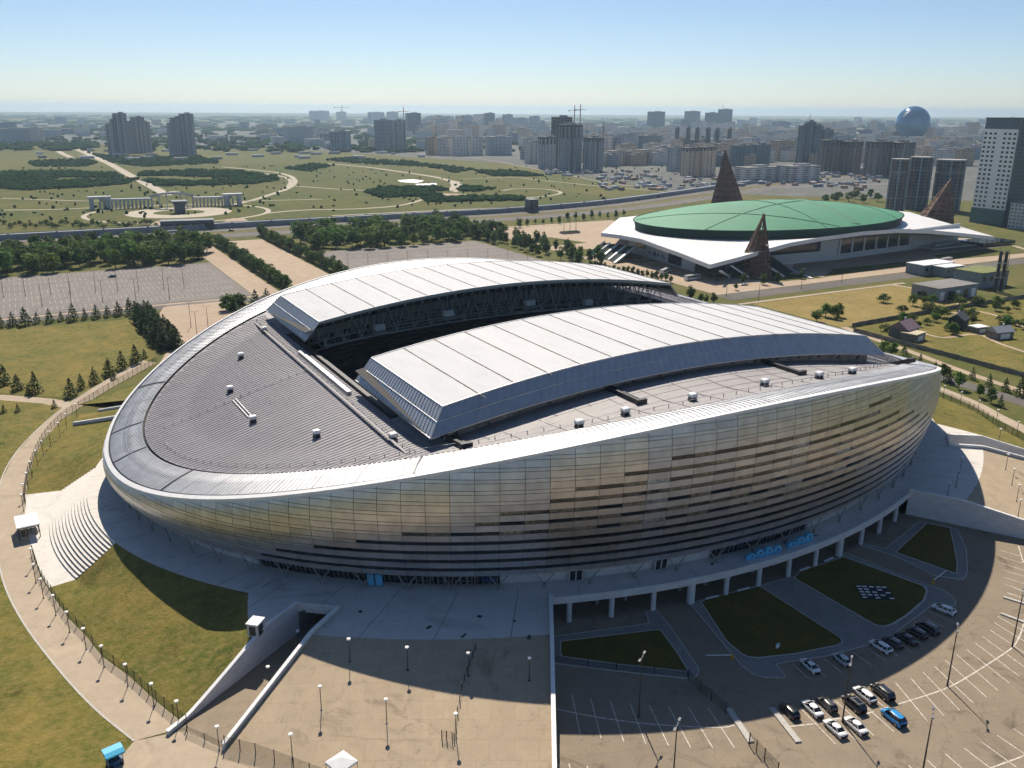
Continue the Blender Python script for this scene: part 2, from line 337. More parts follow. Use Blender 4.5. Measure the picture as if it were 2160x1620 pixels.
# asphalt tone strip of the ramps lies over paving; stairs
NST = 12
for side, (ta, tb) in (('left', (166.0, 194.0)), ('right', (-14.0, 14.0))):
    st = empty('grand_stairs', E(radians((ta+tb)/2), 1.07), label='broad curved pale concrete steps at the near %s end of the arena' % side if side == 'left' else 'curved concrete steps hidden behind the far end of the arena', cat='stairs')
    for k in range(NST):
        s0 = 1.07+k*0.0062 if side else 0; zt = ZP-(k+1)*ZP/(NST+1); b = MB(); n = 24
        s1 = 1.07+(k+1)*0.0062
        for i in range(n):
            a0, a1 = radians(ta+(tb-ta)*i/n), radians(ta+(tb-ta)*(i+1)/n)
            b.quad(E(a0, s0, zt), E(a0, s1, zt), E(a1, s1, zt), E(a1, s0, zt))
            b.quad(E(a0, s0, zt+ZP/(NST+1)), E(a0, s0, zt), E(a1, s0, zt), E(a1, s0, zt+ZP/(NST+1)))
            b.quad(E(a0, s1, zt), E(a0, s1, 0), E(a1, s1, 0), E(a1, s1, zt))
        for e in (radians(ta), radians(tb)): b.quad(E(e, s0, 0), E(e, s1, 0), E(e, s1, zt), E(e, s0, zt))
        o = b.build('step', M_CONC, st); o.matrix_parent_inverse = Matrix.Translation(-Vector(st.location))
    sector_mesh(ta, tb, lambda td: 1.14, lambda td: fence_s(td)-0.003, lambda w, td: 0.02, 20, 2).build('stair_landing', M_CONC, kind='structure')
# plaza bridge over the lower car park: fascia, soffit, columns
FT0, FT1 = -114.8, -65.2
deck = empty('bridge_deck', E(radians(-90), 1.04, ZP), label='curved pale concrete bridge deck edge on columns along the lower car park', cat='bridge')
def child(o, p): o.matrix_parent_inverse = Matrix.Translation(-Vector(p.location)); return o
b = MB(); n = 80
for i in range(n):
    a0, a1 = radians(FT0+(FT1-FT0)*i/n), radians(FT0+(FT1-FT0)*(i+1)/n)
    for (sA, zA), (sB, zB) in zip(((1.040, 6.0), (1.040, 6.35), (1.047, 6.35), (1.047, 4.75)), ((1.040, 6.35), (1.047, 6.35), (1.047, 4.75), (1.036, 4.75))):
        b.quad(E(a0, sA, zA), E(a0, sB, zB), E(a1, sB, zB), E(a1, sA, zA))
child(b.build('fascia', M_WALLC, deck), deck)
b = MB()
for i in range(n):
    a0, a1 = radians(FT0+(FT1-FT0)*i/n), radians(FT0+(FT1-FT0)*(i+1)/n)
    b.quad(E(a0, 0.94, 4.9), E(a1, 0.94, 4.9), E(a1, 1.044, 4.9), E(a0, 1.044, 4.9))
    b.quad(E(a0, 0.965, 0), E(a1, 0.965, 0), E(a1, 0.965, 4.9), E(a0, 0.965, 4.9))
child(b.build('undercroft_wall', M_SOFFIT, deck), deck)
COLPX = [(1200, 1311), (1290, 1302), (1377, 1286), (1457, 1272), (1533, 1256), (1602, 1237), (1664, 1216), (1718, 1193), (1770, 1172), (1817, 1148), (1853, 1124), (1886, 1099)]
for i, p in enumerate(COLPX):
    q = at(*p); t, s = ts(q); q = E(t, 1.038, 0); r = 0.85 if i in (3, 8) else 0.55
    child(MB().tube([(q[0], q[1], -.05), (q[0], q[1], 4.85)], r, 14).build('column', M_WALLC, deck, smooth=False), deck)
for td in np.arange(-113, -66, 3.1):
    q = E(radians(td), 0.985, 0); child(MB().box((q[0], q[1], 2.4), (0.7, 0.7, 4.9)).build('inner_pier', M_SOFFIT, deck), deck)
# retaining walls with copings along the rays beside the ramps
def ray_wall(name, td, s0, s1, ztop, zbot, th, label, m=M_WALLC, n=14):
    t = radians(td); w = empty(name, E(t, (s0+s1)/2), label=label, cat='wall'); d = (AX*cos(t), BY*sin(t)); l = hypot(*d); nx, ny = -d[1]/l*th/2, d[0]/l*th/2
    b = MB(); c = MB()
    for i in range(n):
        a, e = s0+(s1-s0)*i/n, s0+(s1-s0)*(i+1)/n; za, ze = ztop(a), ztop(e); p, q = E(t, a), E(t, e); ya, ye = zbot(a), zbot(e)
        for (bb, k, h0a, h0e, h1a, h1e) in ((b, 1.0, ya, ye, za, ze), (c, 1.5, za, ze, za+.16, ze+.16)):
            x, y = nx*k, ny*k
            vs = [(p[0]-x, p[1]-y, h0a), (q[0]-x, q[1]-y, h0e), (q[0]+x, q[1]+y, h0e), (p[0]+x, p[1]+y, h0a), (p[0]-x, p[1]-y, h1a), (q[0]-x, q[1]-y, h1e), (q[0]+x, q[1]+y, h1e), (p[0]+x, p[1]+y, h1a)]
            bb.add(vs, [(0, 1, 5, 4), (2, 3, 7, 6), (4, 5, 6, 7), (3, 2, 1, 0)]+([(3, 0, 4, 7)] if i == 0 else [])+([(1, 2, 6, 5)] if i == n-1 else []))
    child(b.build('wall_face', m, w), w); child(c.build('coping', M_WHITE, w), w); return w
def rz_fc(td): 
    so = fence_s(td); return lambda s: (ZP if s < 1.167 else max(0, ZP*(so-s)/(so-1.167)))
f1, f2 = rz_fc(-114.8), rz_fc(-65.2)
ray_wall('retaining_wall', -114.8, 1.044, 1.62, lambda s: f1(s)+1.0, lambda s: -0.05, 0.5, 'straight white wall dividing the tan forecourt from the car park', n=30)
ray_wall('retaining_wall', -65.2, 1.044, 1.62, lambda s: f2(s)+0.9, lambda s: -0.05, 0.5, 'tall pale retaining wall at the right side of the car park', n=30)
def bank_z(td):
    so = fence_s(td); si = plaza_edge(td); return lambda s: ZP if s < si else max(0, bank((s-si)/(so-si), td)) if s < so else 0
for sgn, txt in ((-1, 'left'), (1, 'right')):
    tL, tR = (-138.1, -133.9) if sgn < 0 else (-41.9, -46.1)
    gL, gR = bank_z(-139 if sgn < 0 else -41), rz_fc(-133.8 if sgn < 0 else -46.2)
    ray_wall('tunnel_wall', tL, 1.083, 1.385, lambda s: gL(s)+0.7, lambda s: -0.1, 0.45, 'sloping wall between the grass bank and the %s service tunnel ramp' % txt, n=24)
    ray_wall('tunnel_wall', tR, 1.083, 1.40, lambda s: gR(s)+0.8, lambda s: -0.1, 0.45, 'sloping wall between the %s service tunnel ramp and the forecourt' % txt, n=24)
    hd = empty('tunnel_portal', E(radians((tL+tR)/2), 1.083), label='parapet over the mouth of the %s service tunnel' % txt, cat='wall'); b = MB()
    p, q = E(radians(tL), 1.083), E(radians(tR), 1.083); b.bar((p[0], p[1], 5.75), (q[0], q[1], 5.75), 0.4, 2.1)
    child(b.build('parapet', M_WALLC, hd), hd); b = MB()
    for e in (tL, tR):
        u, v = E(radians(e), 0.98), E(radians(e), 1.083); b.quad((u[0], u[1], 0), (v[0], v[1], 0), (v[0], v[1], 6-.02), (u[0], u[1], 6-.02))
    u, v = E(radians(tL), 0.98), E(radians(tR), 0.98); b.quad((u[0], u[1], 0), (v[0], v[1], 0), (v[0], v[1], 5.98), (u[0], u[1], 5.98))
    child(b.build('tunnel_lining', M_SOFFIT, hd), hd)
    sector_mesh(min(tL, tR), max(tL, tR), lambda td: 0.98, lambda td: 1.40, lambda w, td: 0.0, 4, 6).build('tunnel_ramp', M_ASPH, kind='structure')
ray_wall('tunnel_wall', 138.1, 1.083, 1.34, lambda s: bank_z(139)(s)+0.7, lambda s: -0.1, 0.45, 'low pale wall by the grass behind the near end of the arena, farther one', n=24)
ray_wall('tunnel_wall', 142.5, 1.06, 1.34, lambda s: bank_z(142.5)(s)+0.9, lambda s: -0.1, 0.45, 'low pale wall by the grass behind the near end of the arena, nearer one', n=24)
# ring path outside the fence, outer kerb line
ol = [at(*p) for p in [(283, 1563), (200, 1495), (130, 1420), (60, 1330), (20, 1260), (0, 1200), (-14, 1110), (0, 1020), (30, 960), (80, 905), (140, 855), (215, 808), (300, 760)]]
sheet('ring_path', [(p[0], p[1]) for p in fl[:17]]+[(p[0], p[1]) for p in ol[::-1]], 0.012, M_PATH, kind='structure')
kb = strip(smooth_line([(p[0], p[1]) for p in ol], 4), 0.35, 0.06); kb.build('kerb', M_KERB, kind='structure')
sheet('lower_path', px_poly([(283, 1563), (395, 1540), (470, 1580), (620, 1622), (900, 1700), (900, 1900), (200, 1900), (285, 1640), (235, 1620)]), 0.008, M_PATH, kind='structure')
sheet('lawn', px_poly([(283, 1563), (235, 1622), (160, 1800), (-400, 1800), (-400, 1150), (0, 1200), (20, 1260), (60, 1330), (130, 1420), (200, 1495)]), 0.004, G_DRY, kind='structure')
sheet('lawn', px_poly([(0, 1020), (30, 960), (80, 905), (140, 855), (60, 842), (-300, 838), (-300, 1100)]), 0.004, G_DRY, kind='structure')
# ================================================================ ARENA
ARENA = empty('stadium', (0, 0, 0), label='large oval arena with bulging metal-clad wall and white retractable roof', cat='stadium')
def hr(x): u = x/126.6; return 16.6+25.6*(1-u*u)
def hi(x): u = x/117.2; return 19.8+20.9*(1-u*u)
def rim(t): return (126.6*cos(t), 100.5*sin(t))
NB, RH, ZB = 78, 1.125, 9.6
def rowz(r): return ZB+(r//2)*2.25+(1.47 if r % 2 else 0.0)
def nrm(t): x, y = cos(t)/AX, sin(t)/BY; l = hypot(x, y); return x/l, y/l
def wallp(t, z, d=0.0):
    zr = hr(rim(t)[0]); w = min(1.0, max(0.0, (z-ZB)/(zr-ZB))); off = 0.7+4.1*(1-(1-w)**2)-1.7*w**4+d
    n = nrm(t); return (AX*cos(t)+n[0]*off, BY*sin(t)+n[1]*off, z)
TB = [2*pi*i/NB-pi/2+pi/NB for i in range(NB+1)]
def px_t(x, y, sc=1.027):
    lo = None; c = Vector(CAM); p = Vector(at(x, y, 0)); d = p-c; a, b_ = AX*sc, BY*sc
    A = (d.x/a)**2+(d.y/b_)**2; B = 2*(c.x*d.x/a**2+c.y*d.y/b_**2); Cc = (c.x/a)**2+(c.y/b_)**2-1
    k = (-B-sqrt(max(0, B*B-4*A*Cc)))/(2*A); q = c+d*k; return atan2(q.y/b_, q.x/a)
STRIPS = {1: (560, 1172), 3: (593, 1160), 5: (677, 1155), 7: (765, 1143), 9: (860, 1128), 11: (1007, 1107), 13: (1055, 1083), 15: (1153, 1056), 17: (1249, 1027), 19: (1338, 996), 21: (1423, 964)}
STRT = {r: abs(px_t(*p)+pi/2) for r, p in STRIPS.items()}
def is_window(i, r):
    tm = (TC[i]+TC[i+1])/2; d = abs((tm+pi/2+pi) % (2*pi)-pi)
    if r in STRT and d <= STRT[r]+0.02: return True
    if r == 21 and abs(tm-px_t(1359, 972)) < 0.045: return True
    return r == 23 and abs(tm-px_t(1850, 862)) < 0.045
def facing(t):
    p = wallp(t, 25); n = nrm(t); return (CAM[0]-p[0])*n[0]+(CAM[1]-p[1])*n[1] > -8
def plate(t0, t1, z0a, z0b, z1a, z1b, d, g=0.045, th=0.16, rv=0.09):
    m0, m1 = t0+g/115, t1-g/115; q = [wallp(m0, z0a+rv/2, d), wallp(m1, z0b+rv/2, d), wallp(m1, z1b-rv/2, d), wallp(m0, z1a-rv/2, d)]
    n = nrm((t0+t1)/2); k = [(p[0]-n[0]*th, p[1]-n[1]*th, p[2]) for p in q]
    return q+k, [(0, 1, 2, 3), (0, 4, 5, 1), (1, 5, 6, 2), (2, 6, 7, 3), (3, 7, 4, 0)]
NC = 156; TC = [2*pi*i/NC-pi/2+pi/NB for i in range(NC+1)]
cand = []; wins = []; rest = [MB(), MB(), MB()]
for i in range(NC):
    t0, t1 = TC[i], TC[i+1]; ra, rb = hr(rim(t0)[0])-0.25, hr(rim(t1)[0])-0.25; vis = facing((t0+t1)/2); r = 0
    h = ((i*7919) % 13)/13; mk = [0, 0, 1, 2, 1, 0, 2, 1, 1, 0, 2, 0, 1][(i//4*5) % 13]
    while rowz(r) < max(ra, rb)-0.15:
        z0, z1 = rowz(r), rowz(r+1); a0, b0, a1, b1 = min(z0, ra), min(z0, rb), min(z1, ra), min(z1, rb)
        if vis and is_window(i, r) and z1 < min(ra, rb): wins.append((t0, t1, z0, z1))
        else:
            vs, fs = plate(t0, t1, a0, b0, a1, b1, 0.0)
            if vis:
                P = [pix(*p)[:2] for p in vs[:4]]; ar = 0.5*abs(sum(P[k][0]*P[(k+1) % 4][1]-P[(k+1) % 4][0]*P[k][1] for k in range(4)))
                cand.append((ar, vs, fs, mk))
            else: rest[mk].add(vs, fs)
        r += 1
cand.sort(key=lambda c: -c[0])
for k, (ar, vs, fs, mk) in enumerate(cand):
    if k < 300: MB().add(vs, fs).build('cladding_panel', M_CLAD[mk], ARENA)
    else: rest[mk].add(vs, fs)
for mk in range(3): rest[mk].build('cladding_field', M_CLAD[mk], ARENA, kind='stuff')
wl_ = []
for (t0, t1, z0, z1) in wins:
    o = MB()
    for j in range(2):
        ta, tb = t0+(t1-t0)*j/2, t0+(t1-t0)*(j+1)/2; vs, fs = plate(ta, tb, z0, z0, z1, z1, -0.16, g=0.03, th=0.06, rv=0.0); o.add(vs, fs)
    P = [pix(*p)[:2] for p in vs[:4]]; wl_.append((0.5*abs(sum(P[k][0]*P[(k+1) % 4][1]-P[(k+1) % 4][0]*P[k][1] for k in range(4))), len(wl_), o, z0, t0))
wl_.sort(key=lambda e: -e[0]); wrest = MB()
for k, (_, _, o, z0, t0) in enumerate(wl_):
    h = ((int(t0*1000)*37+int(z0*100)*61) % 97)/97; gi = 3 if z0 < 19 or h < .18 else (2 if h > .9 else 1 if h > .45 else 0)  # bottom rows all black: reflected shade put into the glass colour
    if k < 300: o.build('window_pane', M_GLASSV[gi], ARENA)
    else: wrest.add(o.v, o.f); wrest.m[-len(o.f):] = [gi]*len(o.f)
if wrest.f: wrest.build('window_field', M_GLASSV, ARENA, kind='stuff')
bk = MB(); NK = 160
for i in range(NK):
    a, b_ = 2*pi*i/NK, 2*pi*(i+1)/NK
    for j in range(10):
        za, zb = [(ZB-0.1)+(hr(rim(q)[0])-0.4-ZB)*j/10 for q in (a, b_)], [(ZB-0.1)+(hr(rim(q)[0])-0.4-ZB)*(j+1)/10 for q in (a, b_)]
        bk.quad(wallp(a, za[0], -0.4), wallp(b_, za[1], -0.4), wallp(b_, zb[1], -0.4), wallp(a, zb[0], -0.4))
    bk.quad(wallp(a, ZB-.1, -0.4), E(a, 0.985, ZB-0.1), E(b_, 0.985, ZB-0.1), wallp(b_, ZB-.1, -0.4))
bk.build('wall_backing', mat('wall_backing', (0.05, 0.048, 0.045), 0.6), ARENA)
# white lip, gutter and ribbed ring
def ringp(t, w, d=0.0):
    x0, y0 = rim(t); x1, y1 = 117.2*cos(t), 90.1*sin(t); z0, z1 = hr(x0), hi(x1)
    return (x0+(x1-x0)*w, y0+(y1-y0)*w, z0+(z1-z0)*w+0.35*sin(pi*w)+d)
for td in (-177.5, -160.5, -128, 171, 155, -52, -20):
    b = MB(); t = radians(td)
    for k in range(6): b.bar(ringp(t, .1+.85*k/6, .12), ringp(t, .1+.85*(k+1)/6, .12), .32, .2)
    b.build('ring_joint', M_DARK, ARENA)
lip = MB(); gut = MB(); ig = MB(); NL = 312
for i in range(NL):
    a, b_ = 2*pi*i/NL, 2*pi*(i+1)/NL
    for (w0, d0), (w1, d1), mb in (((-0.03, -0.55), (-0.03, 0.12), lip), ((-0.03, 0.12), (0.075, 0.20), lip), ((0.075, 0.20), (0.075, -0.25), lip), ((0.075, -0.25), (0.125, -0.25), gut), ((0.125, -0.25), (0.125, 0.02), gut), ((0.955, 0.0), (0.955, -0.7), ig), ((0.955, -0.7), (1.02, -0.7), ig), ((1.02, -0.7), (1.02, -0.05), ig)):
        mb.quad(ringp(a, w0, d0), ringp(b_, w0, d0), ringp(b_, w1, d1), ringp(a, w1, d1))
lip.build('rim_lip', M_WHITE, ARENA); gut.build('outer_gutter', M_DARK, ARENA); ig.build('inner_gutter', M_DARK, ARENA)
for i in range(NB):
    t0, t1 = TB[i], TB[i+1]; b = MB(); g = 0.05/115
    for j in range(4):
        a, e = t0+g+(t1-t0-2*g)*j/4, t0+g+(t1-t0-2*g)*(j+1)/4
        for w0, w1 in ((0.12, 0.40), (0.40, 0.68), (0.68, 0.957)): b.quad(ringp(a, w0), ringp(e, w0), ringp(e, w1), ringp(a, w1))
    for j in range(8):
        a = t0+(t1-t0)*(j+0.5)/8
        for w0, w1 in ((0.125, 0.535), (0.545, 0.95)):
            p, q = ringp(a, w0, 0.03), ringp(a, w1, 0.03); b.bar(p, q, 0.20, 0.24)
    b.build('ring_panel', M_RING, ARENA)
# fixed roof
def zroof(x, y):
    s = min(1.0, hypot(x/117.2, y/90.1)); return hi(x)-0.25-1.3*min(1.0, (1-s)/0.10)
HX, HY = 66.5, 45.0
def yell(x, k=0.998): return 90.1*k*sqrt(max(0.0, 1-(x/(117.2*k))**2))
for sg, nm in ((-1, 'l'), (1, 'r')):
    d = MB(); sm = MB(); xs = [117.0*cos(math.acos(69.0/117.0)*(1-j/28)) for j in range(29)]; step = 1.45; ny = int(yell(69)/step)
    for k in range(-ny-1, ny+1):
        ya, yb = k*step, (k+1)*step
        for j in range(28):
            xa, xb = xs[j], xs[j+1]
            q = [(xa, ya), (xb, ya), (xb, yb), (xa, yb)]; q = [(x, max(-yell(x), min(yell(x), y))) for x, y in q]
            if abs(q[0][1]-q[3][1]) < 1e-6 and abs(q[1][1]-q[2][1]) < 1e-6: continue
            d.quad(*[(sg*x, y, zroof(x, y)) for x, y in (q if sg > 0 else q[::-1])])
            if abs(ya) < yell(xb): sm.bar((sg*xa, ya, zroof(xa, ya)+.05), (sg*xb, ya, zroof(xb, ya)+.03), 0.15, 0.17)
    d.build('roof_deck', M_DECK, ARENA); sm.build('standing_seams', M_SEAM, ARENA, kind='stuff')
for sg in (-1, 1):
    d = MB(); sm = MB(); nx = 46; nyy = 10
    for i in range(nx):
        for j in range(nyy):
            q = []
            for (ii, jj) in ((i, j), (i+1, j), (i+1, j+1), (i, j+1)):
                x = -69+138*ii/nx; y0 = HY; y1 = yell(x); y = y0+(y1-y0)*jj/nyy; q.append((x, sg*y, zroof(x, y)))
            d.quad(*(q if sg > 0 else q[::-1]))
    d.build('roof_deck', M_DECK2, ARENA)
    for x in np.arange(-63, 64, 9.0):
        y0, y1 = 69.5, yell(x)-0.8
        for j in range(4):
            ya, yb = y0+(y1-y0)*j/4, y0+(y1-y0)*(j+1)/4; sm.bar((x, sg*ya, zroof(x, ya)+.04), (x, sg*yb, zroof(x, yb)+.04), 0.18, 0.10)
    for yy in (72, 75.5, 79.5, 83):
        for j in range(40):
            xa, xb = -66+132*j/40, -66+132*(j+1)/40
            if yy < min(yell(xa), yell(xb))-1: sm.bar((xa, sg*yy, zroof(xa, yy)+.03), (xb, sg*yy, zroof(xb, yy)+.03), 0.12, 0.07)
    sm.build('membrane_seams', M_SEAM, ARENA, kind='stuff')
# opening edge: walls round the hole, track beams
e = MB()
for i in range(40):
    xa, xb = -69+138*i/40, -69+138*(i+1)/40
    for sg in (-1, 1): e.quad((xa, sg*HY, zroof(xa, HY)), (xb, sg*HY, zroof(xb, HY)), (xb, sg*HY, zroof(xb, HY)-4), (xa, sg*HY, zroof(xa, HY)-4))
for sg in (-1, 1):
    for y in range(-45, 45, 5): e.quad((sg*69, y, zroof(69, y)), (sg*69, y+5, zroof(69, y+5)), (sg*69, y+5, 22), (sg*69, y, 22))
e.build('opening_wall', M_TRUSS, ARENA)
for sg in (-1, 1):
    MB().box((sg*71.0, 0, zroof(70, 0)+0.25), (1.2, 44, .8)).build('track_beam', M_PANELSIDE, ARENA)
    b = MB()
    for y in np.arange(-66, 67, 4): b.bar((sg*73.0, y, zroof(73, y)), (sg*73.0, y, zroof(73, y)+.9), .16)
    b.bar((sg*73.0, -66, zroof(73, 66)+.9), (sg*73.0, 66, zroof(73, 66)+.9), .10); b.bar((sg*73.6, -66, zroof(74, 66)+.12), (sg*73.6, 66, zroof(74, 66)+.12), .7, .12)
    b.build('walkway_rail', M_DECK, ARENA)
    b = MB(); b.box((sg*67.6, 0, zroof(69, 0)-0.3), (1.0, 88, 1.0)); b.box((sg*66.2, 0, zroof(69, 0)-1.2), (0.7, 88, 0.8))
    for y in np.arange(-42, 43, 4.2): b.bar((sg*67.6, y, zroof(69, 0)), (sg*66.2, y+2, zroof(69, 0)-4), .3)
    b.build('drive_track', M_DARK, ARENA)
# retractable panels
def zt(x): return 40.2+5.8*(1-(x/64.7)**2)
def zb(x): return 35.0+6.0*(1-(x/69.0)**2)
NX = 34
for sg in (-1, 1):
    top = MB(); side = MB(); und = MB(); inn = MB()
    X = [-64.7+129.4*k/NX for k in range(NX+1)]
    yi, yo, yob = 21.8, 64.5, 68.2
    for k in range(NX):
        a, b_ = X[k], X[k+1]; ba, bb = a*69.2/64.7, b_*69.2/64.7
        top.quad((a, sg*yi, zt(a)), (b_, sg*yi, zt(b_)), (b_, sg*yo, zt(b_)), (a, sg*yo, zt(a)))
        side.quad((a, sg*yo, zt(a)), (b_, sg*yo, zt(b_)), (bb, sg*yob, zb(bb)), (ba, sg*yob, zb(ba)))
        inn.quad((a, sg*yi, zt(a)), (b_, sg*yi, zt(b_)), (b_, sg*yi, zt(b_)-0.7), (a, sg*yi, zt(a)-0.7))
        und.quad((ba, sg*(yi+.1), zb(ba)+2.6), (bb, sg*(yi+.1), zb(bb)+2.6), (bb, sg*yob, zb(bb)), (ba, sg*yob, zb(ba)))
    pn = top.build('roof_panel', M_ROOFP, ARENA)
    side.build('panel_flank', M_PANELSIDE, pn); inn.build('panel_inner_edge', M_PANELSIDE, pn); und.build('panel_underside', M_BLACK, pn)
    for ex in (-1, 1):
        q = [(ex*64.7, sg*yi, zt(64.7)), (ex*64.7, sg*yo, zt(64.7)), (ex*69.2, sg*yob, zb(69.0)), (ex*69.2, sg*(yi+.3), zb(69.0))]
        end = MB(); end.add(q+[(p[0]-ex*.4, p[1], p[2]-.1) for p in q], [(0, 1, 2, 3), (7, 6, 5, 4), (0, 3, 7, 4)]); end.build('panel_end', M_PANELSIDE, pn)
    r = MB()
    for ex in (-1, 1):
        for k in range(1, 30):
            y = yi+(yob-yi)*k/30; w = (y-yi)/(yob-yi); yt = yi+(yo-yi)*w
            r.bar((ex*64.75, sg*yt, zt(64.7)+.02), (ex*69.25, sg*y, 35.03), .10, .14)
        r.bar((ex*67.0, sg*yi, 37.75), (ex*67.0, sg*66.5, 37.75), .16, .16)
        for (p, q) in (((64.7, yo, zt(64.7)), (69.2, yob, 35.0)), ((64.7, yi, zt(64.7)), (69.2, yi+.3, 35.0)), ((64.7, yi, zt(64.7)), (64.7, yo, zt(64.7))), ((69.2, yi, 35), (69.2, yob, 35))):
            r.bar((ex*p[0], sg*p[1], p[2]), (ex*q[0], sg*q[1], q[2]), .30, .24)
    for k in range(0, 2*NX+1):
        x = -64.7+129.4*k/(2*NX); bx = x*69.2/64.7; r.bar((x, sg*(yo+.02), zt(x)), (bx, sg*(yob+.03), zb(bx)), .10, .12)
    for k in range(NX):
        a, b_ = X[k], X[k+1]; f = 69.2/64.7
        r.bar((a, sg*(yo+.05), zt(a)), (b_, sg*(yo+.05), zt(b_)), .22, .28); r.bar((a*f, sg*yob, zb(a*f)), (b_*f, sg*yob, zb(b_*f)), .26, .22)
        m = .5; za, ze = (zt(a)+zb(a*f))/2, (zt(b_)+zb(b_*f))/2; r.bar((a*(1+f)/2, sg*66.38, za), (b_*(1+f)/2, sg*66.38, ze), .12, .12)
        r.bar((a, sg*(yi-.05), zt(a)+.02), (b_, sg*(yi-.05), zt(b_)+.02), .25, .25)
    r.build('panel_ribs', M_PANELSIDE, pn, kind='stuff')
    for k in range(1, 15):
        x = -64.7+129.4*k/15; b = MB(); rr = random.Random(k+sg); y = yi+.3
        while y < yo-.5:
            l = rr.uniform(1.0, 5.0); b.box((x, sg*(y+l/2), zt(x)+.05), (rr.uniform(.14, .26), l, .12)); y += l+rr.uniform(0, .35)
        b.build('panel_seam', mat('seam_rubber', (0.10, 0.09, 0.08), 0.7), pn)
    # gap wall and brackets under the outer edge
    gw = MB(); gb = MB()
    for k in range(NX):
        a, b_ = -65+130*k/NX, -65+130*(k+1)/NX; gw.quad((a, sg*65.5, zroof(a, 66)-.3), (b_, sg*65.5, zroof(b_, 66)-.3), (b_, sg*65.5, zb(b_)), (a, sg*65.5, zb(a)))
        if k % 2 == 0: gb.bar((a, sg*65.6, zroof(a, 66)+.3), (a+1.8, sg*67.6, zb(a)), .35, .5); gb.bar((a+3.4, sg*65.6, zroof(a, 66)+.3), (a+1.8, sg*67.6, zb(a)), .35, .5)
    gw.build('gap_wall', mat('gap_wall_panel', (0.40, 0.33, 0.26), 0.7, var=.2, scale=.4), pn); gb.build('panel_brackets', M_STEEL, pn, kind='stuff')
    # trusses under the inner edge
    tr = MB()
    for yy in (23.0, 30.0, 38.0):
        N2 = 22
        for k in range(N2):
            a, b_ = -63+126*k/N2, -63+126*(k+1)/N2; m = (a+b_)/2; lo = lambda x: 32.2+3.4*(1-(x/66)**2); hi_ = lambda x: zt(x)-1.1
            tr.bar((a, sg*yy, hi_(a)), (b_, sg*yy, hi_(b_)), .38); tr.bar((a, sg*yy, lo(a)), (b_, sg*yy, lo(b_)), .42)
            tr.bar((a, sg*yy, lo(a)), (m, sg*yy, hi_(m)), .24); tr.bar((m, sg*yy, hi_(m)), (b_, sg*yy, lo(b_)), .24); tr.bar((a, sg*yy, lo(a)), (a, sg*yy, hi_(a)), .18)
            if yy < 38 and k % 2 == 0:
                y2 = 30.0 if yy < 30 else 38.0; tr.bar((a, sg*yy, lo(a)), (a, sg*y2, hi_(a)), .2); tr.bar((a, sg*yy, hi_(a)), (a, sg*y2, hi_(a)), .2); tr.bar((a, sg*yy, lo(a)), (b_, sg*y2, lo(b_)), .2)
    tr.build('roof_truss', M_TRUSS, pn, kind='stuff')
fixed = MB()
for yy in (44.0, 52.0):
    for sg in (1,):
        for k in range(16):
            a, b_ = -66+132*k/16, -66+132*(k+1)/16; m = (a+b_)/2; H2 = lambda x: zroof(x, yy)-.8; L2 = lambda x: zroof(x, yy)-8.0
            fixed.bar((a, yy, H2(a)), (b_, yy, H2(b_)), .5); fixed.bar((a, yy, L2(a)), (b_, yy, L2(b_)), .6); fixed.bar((a, yy, L2(a)), (m, yy, H2(m)), .36); fixed.bar((m, yy, H2(m)), (b_, yy, L2(b_)), .36); fixed.bar((m, yy, L2(m)), (m, yy, H2(m)), .26)
fixed.build('fixed_truss', M_TRUSS, ARENA, kind='stuff')
for (px_, py_, w) in ((800, 690, 3.2), (945, 660, 3.4), (1117, 638, 3.4), (1240, 637, 3.0)):
    p = None
    c = Vector(CAM); d = Vector(at(px_, py_, 0))-c; k = (22.5-c.y)/d.y; p = c+d*k
    b = MB(); b.box((p.x, p.y, p.z), (w, 2.0, 1.8)); b.box((p.x, p.y-.3, p.z-1.5), (w*1.3, 2.6, .35), mi=1)
    for ex in (-.4, .4): b.bar((p.x+ex*w, p.y, p.z+1.2), (p.x+ex*w, p.y, p.z+4.2), .2, mi=1)
    b.build('hanging_unit', [mat('unit_grey', (.42, .42, .42), .6), M_TRUSS], ARENA)
# interior bowl
st = MB(); NSt = 72; rows = 26
for j in range(rows):
    s0, s1 = 0.50+0.42*j/rows, 0.50+0.42*(j+1)/rows; z0, z1 = 7+23*(j/rows)**1.15, 7+23*((j+1)/rows)**1.15
    for i in range(NSt):
        a, b_ = 2*pi*i/NSt, 2*pi*(i+1)/NSt; zlim = lambda q, s, z: min(z, hi(AX*.95*cos(q))-3)
        st.quad(E(a, s0, zlim(a, s0, z0)), E(a, s1, zlim(a, s1, z0)), E(b_, s1, zlim(b_, s1, z0)), E(b_, s0, zlim(b_, s0, z0)))
        st.quad(E(a, s1, zlim(a, s1, z0)), E(a, s1, zlim(a, s1, z1)), E(b_, s1, zlim(b_, s1, z1)), E(b_, s1, zlim(b_, s1, z0)))
st.build('seating_bowl', M_SEAT, ARENA)
iw = MB()
for i in range(NSt):
    a, b_ = 2*pi*i/NSt, 2*pi*(i+1)/NSt; iw.quad(E(a, .92, 6), E(b_, .92, 6), E(b_, .92, hi(AX*.92*cos(b_))-1.8), E(a, .92, hi(AX*.92*cos(a))-1.8))
iw.build('bowl_wall', M_BLACK, ARENA); sheet('pitch', [(-60, -38), (60, -38), (60, 38), (-60, 38)], 6.5, M_PITCH, ARENA)
